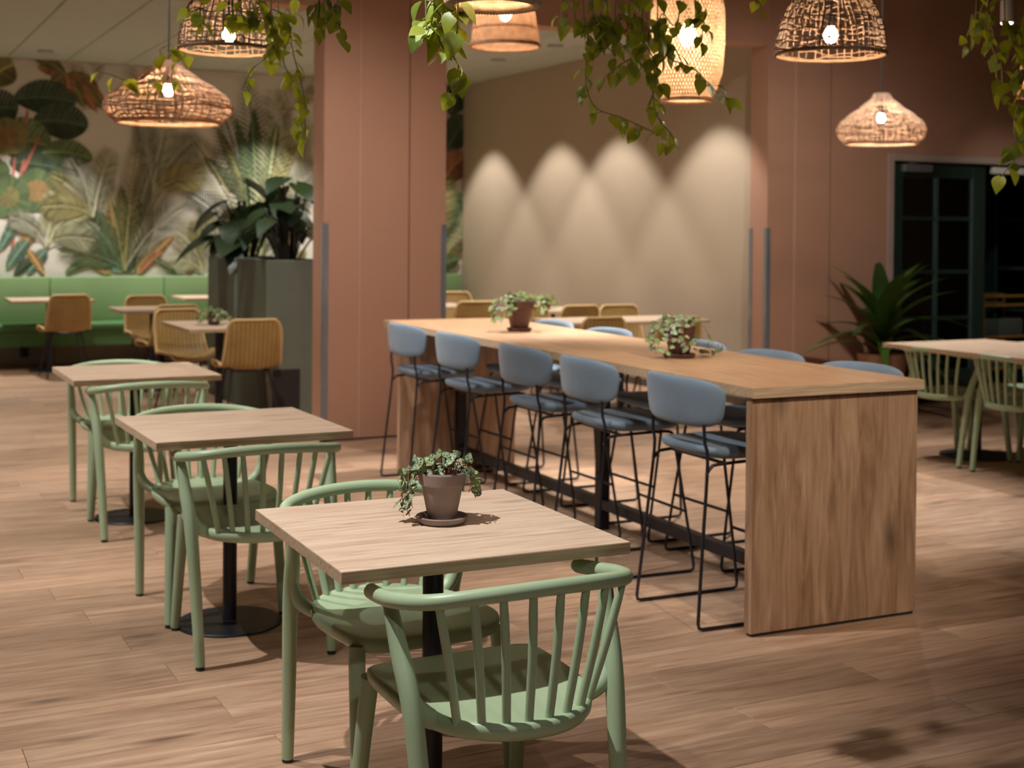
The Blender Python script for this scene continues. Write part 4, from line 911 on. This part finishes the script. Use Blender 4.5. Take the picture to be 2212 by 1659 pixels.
# floor plant with strap leaves beside the doors
t = thing('floor_plant', 'strap-leaved green plant in a pale clay pot beside the glazed doors', 'potted plant', (7.70, 8.60, 0))
obj('pot', pot_mesh(.15, .20, .50, .05, 'pale_pot', t=.012, lip=.002), t); obj('soil', MB().lathe([(.001, .47), (.183, .47), (.18, .44), (.001, .44)], 28, close=False).mesh('soil', 'soil'), t)
rnd = random.Random(4)
for k in range(24):
    a = k * 2.39996; e = 0.15 + 1.05 * (k / 24); tilt = rnd.uniform(.8, 1.0) * e
    d = Vector((math.cos(a) * math.cos(1.45 - tilt * 0.9), math.sin(a) * math.cos(1.45 - tilt * 0.9), math.sin(1.45 - tilt * 0.9) + .05)); s = rnd.uniform(.58, .82)
    leaf(BLADE[0 if e > .6 else 1], t, (0.03 * math.cos(a), 0.03 * math.sin(a), .47 + .30 * (1 - k / 24)), d, (-math.cos(a) * .6, -math.sin(a) * .6, 1), s, 'blade')
obj('trunk', MB().tube([(0, 0, .46), (.006, 0, .62), (0, .004, .80)], [.03, .026, .018], 10).mesh('trunk', 'dark_stem'), t)

# ------------------------------------------------------------------ hanging vines
def vine(label, px_paths, d, leafsize, seed, density=1.0, group='leafy vines hanging from the ceiling', top=FRONT_Z):
    """px_paths: strands given where they hang; every strand starts at the ceiling"""
    rnd = random.Random(seed); first = at(px_paths[0][0][0], px_paths[0][0][1], d); root = Vector((first.x, first.y, top))
    t = thing('hanging_vine', label, 'vine', root, 0, group); stems = MB(); cnt = 0
    for path in px_paths:
        dd = d + rnd.uniform(-.12, .12); P = [at(u, v, dd + rnd.uniform(-.03, .03)) - root for u, v in path]
        if path[0][1] <= 5: P = [Vector((P[0].x, P[0].y, 0.0)), Vector((P[0].x + rnd.uniform(-.02, .02), P[0].y, P[0].z * .5))] + P
        P = spline(P, 7); stems.tube(P, 0.0022, 5)
        acc = 0.0
        for i in range(1, len(P)):
            acc += (P[i] - P[i - 1]).length
            if acc < leafsize * 0.62 / density: continue
            acc = 0.0
            if P[i].z > at(1100, -260, d).z - root.z: continue
            a = rnd.uniform(0, 2 * PI); out = Vector((math.cos(a), math.sin(a), 0)); dr = (out * rnd.uniform(.5, 1) + Vector((0, 0, rnd.uniform(-1.0, 0.05)))).normalized()
            b = P[i] + dr * leafsize * rnd.uniform(.25, .6); stems.tube([P[i], b], 0.0013, 4)
            leaf(rnd.choice(LEAF_V), t, b, (dr + Vector((0, 0, -.5))).normalized(), out * rnd.uniform(.2, .9) + Vector((rnd.uniform(-.3, .3), rnd.uniform(-.9, .1), rnd.uniform(.2, .8))), leafsize * rnd.uniform(.7, 1.25), 'leaf'); cnt += 1
            if cnt > 280: break
    obj('stem', stems.mesh('stem', 'vine_stem', angle=80), t); return t
vine('vine beside the left basket lamp, trailing down to the pier edge', [[(600, 0), (628, 60), (612, 130), (640, 190), (648, 250), (655, 292)], [(585, -5), (600, 70), (590, 110), (545, 150), (522, 190)], [(560, 0), (590, 20), (620, 40), (632, 110), (655, 200), (660, 300)], [(520, 0), (560, 15), (590, 60), (600, 100)], [(640, -5), (620, 20), (600, 50)], [(500, 0), (515, 20), (530, 45), (510, 60)], [(540, -5), (545, 25), (560, 40)], [(440, -2), (430, 20), (410, 25), (405, 38)]], 4.75, 0.044, 2, 1.3)
vine('short vine sprig in front of the pink pier', [[(700, -5), (712, 10), (720, 35), (733, 55), (740, 95)], [(690, 0), (684, 12), (680, 25)], [(730, 0), (724, 8), (728, 20)]], 3.9, 0.036, 5, 0.9)
vine('larger-leaved vine hanging left of the braided lamp rim', [[(955, 0), (965, 30), (945, 60), (955, 100), (985, 130), (998, 160), (978, 200), (965, 222)], [(930, -3), (925, 30), (918, 45), (916, 55)], [(975, 0), (980, 20), (985, 60), (970, 100), (975, 130)], [(945, 0), (935, 30), (945, 75), (962, 95)], [(990, -5), (985, 15), (975, 40), (960, 70)], [(920, 0), (940, 20), (960, 45)]], 3.15, 0.050, 11, 0.85)
vine('dense vine in front of the tall woven lamp', [[(1300, 0), (1350, 40), (1390, 90), (1420, 150), (1410, 210), (1425, 260), (1450, 290), (1463, 320)], [(1240, 0), (1262, 40), (1270, 90), (1265, 150), (1270, 200), (1290, 235), (1345, 255), (1400, 280), (1440, 300)], [(1420, -4), (1430, 60), (1440, 100), (1400, 130), (1370, 150)], [(1360, 0), (1350, 70), (1380, 110), (1340, 140), (1310, 165)], [(1330, 0), (1320, 60), (1300, 85), (1330, 120)], [(1260, 0), (1285, 30), (1310, 60), (1290, 80)], [(1500, -4), (1525, 20), (1520, 50), (1515, 90)], [(1470, 0), (1430, 30), (1420, 70), (1440, 120), (1500, 150), (1520, 170), (1555, 205), (1575, 215)], [(1390, -4), (1370, 30), (1385, 60), (1410, 70)], [(1215, 0), (1225, 30), (1222, 55)], [(1280, -4), (1300, 25), (1270, 60)], [(1400, 0), (1380, 90), (1395, 140), (1415, 180), (1400, 230)], [(1345, 0), (1400, 60), (1450, 95), (1470, 130)], [(1310, -4), (1340, 30), (1325, 70), (1350, 105)]], 4.6, 0.046, 17, 1.45)
vine('dark vine hanging at the top right edge', [[(2150, 0), (2125, 20), (2130, 60), (2160, 110), (2165, 170), (2175, 225)], [(2205, 0), (2195, 60), (2212, 120), (2205, 200), (2190, 270), (2200, 330), (2165, 378)], [(2110, -4), (2100, 30), (2095, 60), (2080, 105)], [(2170, 0), (2180, 70), (2200, 130), (2190, 180)], [(2225, 0), (2222, 80), (2215, 200), (2212, 300)], [(2135, 0), (2115, 50), (2140, 90), (2155, 140)]], 5.2, 0.052, 23, 1.3)
vine('little sprig at the top edge between the lamps', [[(1640, -40), (1636, -10), (1634, 8)]], 4.6, 0.036, 29, 0.8)
# ------------------------------------------------------------------ woven pendant lamps
def prof_r(prof, t):
    """prof: (t, r) with t = 0 at the top .. 1 at the bottom rim"""
    for (a, ra), (b, rb) in zip(prof, prof[1:]):
        if a <= t <= b:
            k = (t - a) / (b - a); k2 = k * k * (3 - 2 * k) * 0.4 + k * 0.6; return ra + (rb - ra) * k2
    return prof[-1][1]
def basket(prof, R_, H_, rings, ribs, rad, wob, seed, mat):
    """open basket weave: wandering rings crossed by ribs"""
    rnd = random.Random(seed); mb = MB()
    for i in range(rings):
        t = (i + 0.5 + rnd.uniform(-.3, .3)) / rings; ph = [rnd.uniform(0, 6.28) for _ in range(3)]; n = 60; pts = []
        for k in range(n):
            a = 2 * PI * k / n; tt = min(.995, max(.005, t + wob * (math.sin(3 * a + ph[0]) * .4 + math.sin(7 * a + ph[1]) * .35 + math.sin(13 * a + ph[2]) * .25) / rings))
            r = prof_r(prof, tt) * R_ + rad * 0.9 * (1 if k % 2 else -1); pts.append((r * math.cos(a), r * math.sin(a), H_ * (1 - tt)))
        mb.tube(pts, rad * rnd.uniform(.8, 1.2), 5, closed=True)
    for i in range(ribs):
        a0 = 2 * PI * (i + rnd.uniform(-.2, .2)) / ribs; pts = []
        for k in range(25):
            t = k / 24; a = a0 + 0.03 * math.sin(6 * t + i); r = prof_r(prof, t) * R_ + rad * .6 * (-1) ** (k + i); pts.append((r * math.cos(a), r * math.sin(a), H_ * (1 - t)))
        mb.tube(pts, rad * rnd.uniform(.8, 1.15), 5)
    return mb.mesh('woven_shade', mat, angle=80)
def diagonal(prof, R_, H_, n, turn, width, seed, mat, rows=44):
    """tight weave of crossing slanted strips"""
    mb = MB()
    for sgn, off in ((1, 0.0012), (-1, -0.0012)):
        for i in range(n):
            vv = []; ff = []
            for k in range(rows + 1):
                t = k / rows; r = prof_r(prof, t) * R_ + off * (1 if (k + i) % 2 else -1)
                for w in (-.5, .5):
                    a = 2 * PI * (i + w * width) / n + sgn * turn * t; vv.append((r * math.cos(a), r * math.sin(a), H_ * (1 - t)))
            for k in range(rows): ff.append((2 * k, 2 * k + 1, 2 * k + 3, 2 * k + 2))
            mb.add(vv, ff)
    return mb.mesh('woven_shade', mat, angle=80)
def rim_ring(R_, z, rad, mat, twist=0, name='rim'):
    mb = MB(); n = 90
    if not twist: mb.tube([(R_ * math.cos(2 * PI * k / n), R_ * math.sin(2 * PI * k / n), z) for k in range(n)], rad, 8, closed=True)
    else:
        for s in range(3):
            mb.tube([((R_ + rad * .8 * math.cos(twist * 2 * PI * k / 270 + s * 2.094)) * math.cos(2 * PI * k / 270), (R_ + rad * .8 * math.cos(twist * 2 * PI * k / 270 + s * 2.094)) * math.sin(2 * PI * k / 270), z + rad * .8 * math.sin(twist * 2 * PI * k / 270 + s * 2.094)) for k in range(270)], rad * .62, 6, closed=True)
    return mb.mesh(name, mat, angle=80)
def pendant(label, u, v_bot, v_top, d, R_, prof, style, power, bulb=0.5, top_cap=0.03, ceil=FRONT_Z, mat='basket_straw', **kw):
    b = at(u, v_bot, d); tp = at(u, v_top, d); H_ = tp.z - b.z
    t = thing('pendant_lamp', label, 'pendant lamp', (b.x, b.y, b.z), kw.get('rz', 0.3), 'woven pendant lamps')
    if style == 'basket': me = basket(prof, R_, H_, kw.get('rings', 14), kw.get('ribs', 30), kw.get('rad', .0035), kw.get('wob', .9), kw.get('seed', 1), mat)
    else: me = diagonal(prof, R_, H_, kw.get('n', 70), kw.get('turn', 1.5), kw.get('width', .62), 1, mat)
    sh = obj('woven_shade', me, t)
    obj('rim', rim_ring(prof_r(prof, 1) * R_, 0.0, kw.get('rim', .007), mat, kw.get('twist', 0)), t)
    if kw.get('bands'):
        for tt in kw['bands']: obj('band', rim_ring(prof_r(prof, tt) * R_ + .002, H_ * (1 - tt), .0045, mat, 0, 'band'), t)
    zb = H_ * bulb; br = kw.get('bulb_r', .030)
    obj('bulb', MB().lathe([(.001, zb - br), (br * .6, zb - br * .8), (br, zb), (br * .8, zb + br * .6), (br * .45, zb + br * 1.3), (.001, zb + br * 1.4)], 20, close=False).mesh('bulb', 'bulb_glow'), t)
    obj('lamp_holder', MB().lathe([(.001, zb + br * 1.25), (.016, zb + br * 1.25), (.019, zb + br * 1.6), (.019, zb + br * 2.9), (.006, zb + br * 3.3), (.001, zb + br * 3.3)], 16, close=False).mesh('lamp_holder', 'socket'), t)
    obj('cord', MB().tube([(0, 0, zb + br * 3.2), (0, 0, ceil - b.z - .02)], .0042, 8).mesh('cord', 'cord'), t)
    obj('ceiling_rose', MB().lathe([(.001, ceil - b.z - .001), (.05, ceil - b.z - .001), (.05, ceil - b.z - .02), (.001, ceil - b.z - .03)], 20, close=False).mesh('ceiling_rose', 'socket'), t)
    l = bpy.data.lights.new('bulb_light', 'POINT'); l.energy = power; l.color = (1.0, .76, .52); l.shadow_soft_size = br * 1.05
    lo = bpy.data.objects.new('bulb_light', l); COL.objects.link(lo); lo.parent = t; lo.location = (0, 0, zb - br * .2); 
    return t
ONION = [(0, .16), (.10, .22), (.28, .46), (.45, .74), (.60, .93), (.74, 1.0), (.88, .95), (1, .80)]
DOME = [(0, .22), (.10, .42), (.25, .66), (.45, .84), (.65, .94), (.85, .985), (1, 1.0)]
BELL = [(0, .30), (.12, .62), (.30, .80), (.55, .90), (.80, .97), (1, 1.0)]
TALL = [(0, .35), (.10, .70), (.22, .90), (.40, 1.0), (.62, 1.0), (.80, .95), (.93, .80), (1, .66)]
pendant('onion-shaped basket lamp hanging over the farthest square table at left', 364, 264, 132, 6.80, .316, ONION, 'basket', 60, .52, rings=12, ribs=50, rad=.0042, wob=.45, seed=3, rim=.011)
pendant('dome basket lamp half out of frame over the middle square table', 494, 108, -45, 5.15, .186, DOME, 'basket', 30, .20, rings=14, ribs=40, rad=.0029, wob=.55, seed=5, rim=.007, bulb_r=.026, mat='basket_dark')
pendant('lamp with braided rim at the top edge over the front table', 1066, 4, -260, 3.05, .098, BELL, 'diagonal', 5, .45, mat='pale_straw', n=46, turn=2.0, width=.8, rim=.010, twist=60, bulb_r=.026)
pendant('fine-woven bell lamp with dark bands behind the braided lamp', 1091, 100, -30, 7.66, .195, BELL, 'diagonal', 12, .52, mat='fine_straw', n=110, turn=.6, width=.55, rim=.008, bands=(.42, .72, .97), bulb_r=.036)
pendant('tall glowing woven lamp above the counter, vine in front of it', 1484, 216, -90, 6.03, .164, TALL, 'diagonal', 34, .44, mat='pale_straw', n=62, turn=1.9, width=.56, rim=.010, bulb_r=.046)
pendant('open basket dome lamp above the near end of the counter', 1794, 118, -50, 5.15, .206, DOME, 'basket', 40, .24, rings=14, ribs=42, rad=.0029, wob=.55, seed=9, rim=.007, bulb_r=.028, mat='basket_dark')
pendant('small onion-shaped lamp hanging in front of the wall by the glazed doors', 1903, 310, 202, 9.40, .302, ONION, 'basket', 60, .50, rings=13, ribs=50, rad=.0042, wob=.45, seed=13, rim=.011, mat='basket_pale')
pendant('lamp cut off by the right image edge beside the dark vine', 2228, 210, 120, 6.3, .062, BELL, 'diagonal', 2, .5, mat='fine_straw', n=40, turn=.8, width=.8, bulb_r=.02)
# little sprig lying over the left onion lamp
t_ = vine('small light green sprig draped over the left onion lamp', [[(364, 128), (345, 110), (368, 98), (385, 120)], [(360, 150), (330, 175), (290, 180), (250, 165), (215, 155)], [(350, 165), (375, 170), (392, 168)], [(375, 132), (400, 125), (392, 105)]], 6.42, .062, 41, 1.0, top=at(364, 128, 6.42).z)
# white cylinder spotlight
b = at(2175, 50, 7.4); t = thing('track_spotlight', 'white cylinder spotlight hanging at the top right', 'spotlight', (b.x, b.y, b.z), 0)
obj('body', MB().lathe([(.024, .006), (.032, 0), (.034, .004), (.034, .125), (.030, .132), (.001, .132)], 24, close=False).mesh('body', 'white_metal'), t)
obj('lens', MB().lathe([(.001, -.006), (.026, -.004), (.031, .002), (.001, .004)], 20, close=False).mesh('lens', 'spot_glow'), t)
obj('drop_rod', MB().tube([(0, 0, .13), (0, 0, FRONT_Z - b.z - .001)], .005, 8).mesh('drop_rod', 'white_metal'), t)

# ------------------------------------------------------------------ glazed doors and the dark room behind
d1 = struct(thing('door_1', 'x', 'x')); del d1['label']; del d1['category']
for nm, x0, x1, z0, z1 in (('frame_jamb', 8.10, 8.165, 0, 2.17), ('frame_head', 8.165, 10.75, 2.112, 2.17), ('frame_jamb', 10.75, 10.81, 0, 2.17)):
    obj(nm, MB().box(x0, x1, PW - 0.012, PW + 0.10, z0, z1).mesh(nm, 'door_trim', .002, 1), d1)
def door_leaf(x, y, rz, flip):
    lf = bpy.data.objects.new('door_leaf', None); COL.objects.link(lf); lf.parent = d1; lf.location = (x, y, 0); lf.rotation_euler = (0, 0, rz); w, h = 1.10, 2.105; T = .045
    def b(nm, x0, x1, z0, z1, m, y0=0.0, y1=T):
        return obj(nm, MB().box(x0, x1, y0, y1, z0, z1).mesh(nm, m, .003, 1), lf)
    b('stile', 0, .13, .008, h, 'door_green'); b('stile', w - .15, w, .008, h, 'door_green'); b('rail', .13, w - .15, h - .13, h, 'door_green'); b('rail', .13, w - .15, .008, .28, 'door_green')
    b('mullion', .50, .545, .28, h - .13, 'door_edge', .004, T - .004)
    for z in (.72, 1.13, 1.60): b('glazing_bar', .13, w - .15, z, z + .035, 'door_green', .006, T - .006)
    b('edge_strip', w - .168, w - .15, .28, h - .13, 'door_edge', .002, T - .002)
    for x0, x1 in ((.13, .50), (.545, w - .168)):
        for z0, z1 in ((.28, .72), (.755, 1.13), (1.165, 1.60), (1.635, h - .13)): b('pane', x0, x1, z0, z1, 'pane_glass', .019, .025)
    for z in (.25, 1.05, 1.85): obj('hinge', MB().lathe([(.010, z), (.010, z + .11)], 10, -.006, -.004).mesh('hinge', 'closer_metal'), lf)
    return lf
L1 = door_leaf(8.172, PW + 0.03, 0, 1); L2 = door_leaf(10.735, PW + 0.075, PI - math.radians(68), -1)
for lf in (L1,):
    obj('closer', MB().box(.10, .42, -.055, -.001, 2.02, 2.085).mesh('closer', 'closer_metal', .004, 1), lf)
    obj('closer_arm', MB().tube([(.16, -.028, 2.09), (.30, -.02, 2.115)], .008, 6).mesh('closer_arm', 'closer_metal'), lf)
obj('closer_rail', MB().box(9.35, 9.75, PW + .02, PW + .06, 2.03, 2.09).mesh('closer_rail', 'white_metal', .004, 1), d1)
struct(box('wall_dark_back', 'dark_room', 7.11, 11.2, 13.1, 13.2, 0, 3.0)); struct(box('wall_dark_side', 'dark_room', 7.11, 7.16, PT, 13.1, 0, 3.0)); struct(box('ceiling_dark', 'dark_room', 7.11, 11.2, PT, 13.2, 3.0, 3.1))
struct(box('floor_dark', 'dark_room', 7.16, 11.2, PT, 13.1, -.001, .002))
# things standing in the dark room
t = thing('tub_chair', 'dim tub chair behind the door glass', 'chair', (8.75, 10.6, 0), .4)
mb = MB()
for k in range(17):
    a = PI * (.02 + .96 * k / 16); 
    mb.add([], [])
ring = []; 
for k in range(25):
    a = PI * (0.0 + 1.0 * k / 24); ring.append((.36 * math.cos(a), -.34 * math.sin(a) + .05))
vv = []; ff = []
for (s, z) in ((1.0, .12), (1.02, .40), (1.04, .74), (.90, .76), (.84, .42), (.82, .12)):
    for (x, y) in ring: vv.append((x * s, y * s, z))
n = len(ring)
for j in range(5):
    for i in range(n - 1): ff.append((j * n + i, j * n + i + 1, (j + 1) * n + i + 1, (j + 1) * n + i))
obj('shell', MB().add(vv, ff).mesh('shell', 'grey_bin', angle=50), t); obj('cushion', MB().box(-.28, .28, -.22, .30, .16, .44).mesh('cushion', 'grey_bin', .03, 3), t)
for sx in (-.24, .24):
    for sy in (-.18, .24): obj('leg', MB().tube([(sx, sy, .16), (sx * 1.05, sy * 1.05, 0)], .014, 8).mesh('leg', 'black_metal'), t)
t = thing('low_cabinet', 'dim low cabinet with grey top in the dark doorway', 'cabinet', (9.95, 11.3, 0))
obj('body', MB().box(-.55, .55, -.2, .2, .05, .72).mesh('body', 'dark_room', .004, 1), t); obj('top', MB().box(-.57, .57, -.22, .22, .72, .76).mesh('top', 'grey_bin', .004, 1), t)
for x in (-.5, 0, .5): obj('foot', MB().box(x - .03, x + .03, -.17, .17, 0, .05).mesh('foot', 'dark_room'), t)
t = thing('serving_cart', 'gold-framed shelf cart with dark bins in the doorway at the right edge', 'cart', (9.66, 9.42, 0), 0.0)
W_, D_, H_ = .62, .34, .90
for sx in (0, W_):
    for sy in (0, D_): obj('post', MB().box(sx - .011, sx + .011, sy - .011, sy + .011, .0, H_).mesh('post', 'gold_frame', .002, 1), t)
for z in (.20, .50, .80, .885):
    for sy in (0, D_): obj('rail', MB().box(.011, W_ - .011, sy - .010, sy + .010, z, z + .026).mesh('rail', 'gold_frame', .002, 1), t)
for z in (.20, .50, .80): obj('shelf', MB().box(.0, W_, .011, D_ - .011, z - .001, z + .010).mesh('shelf', 'black_metal'), t)
for i, z in enumerate((.51, .21)):
    bn = tag(obj('storage_bin', MB().box(-.26, .26, -.13, .13, 0, .17).mesh('storage_bin', 'grey_bin', .02, 3), None, (9.66 + W_ / 2, 9.42 + D_ / 2, z + .0005)), ('grey-green bin on the upper shelf of the gold cart', 'grey-green bin on the lower shelf of the gold cart')[i], 'bin', 'bins on the gold cart')
    bn.select_set(False)
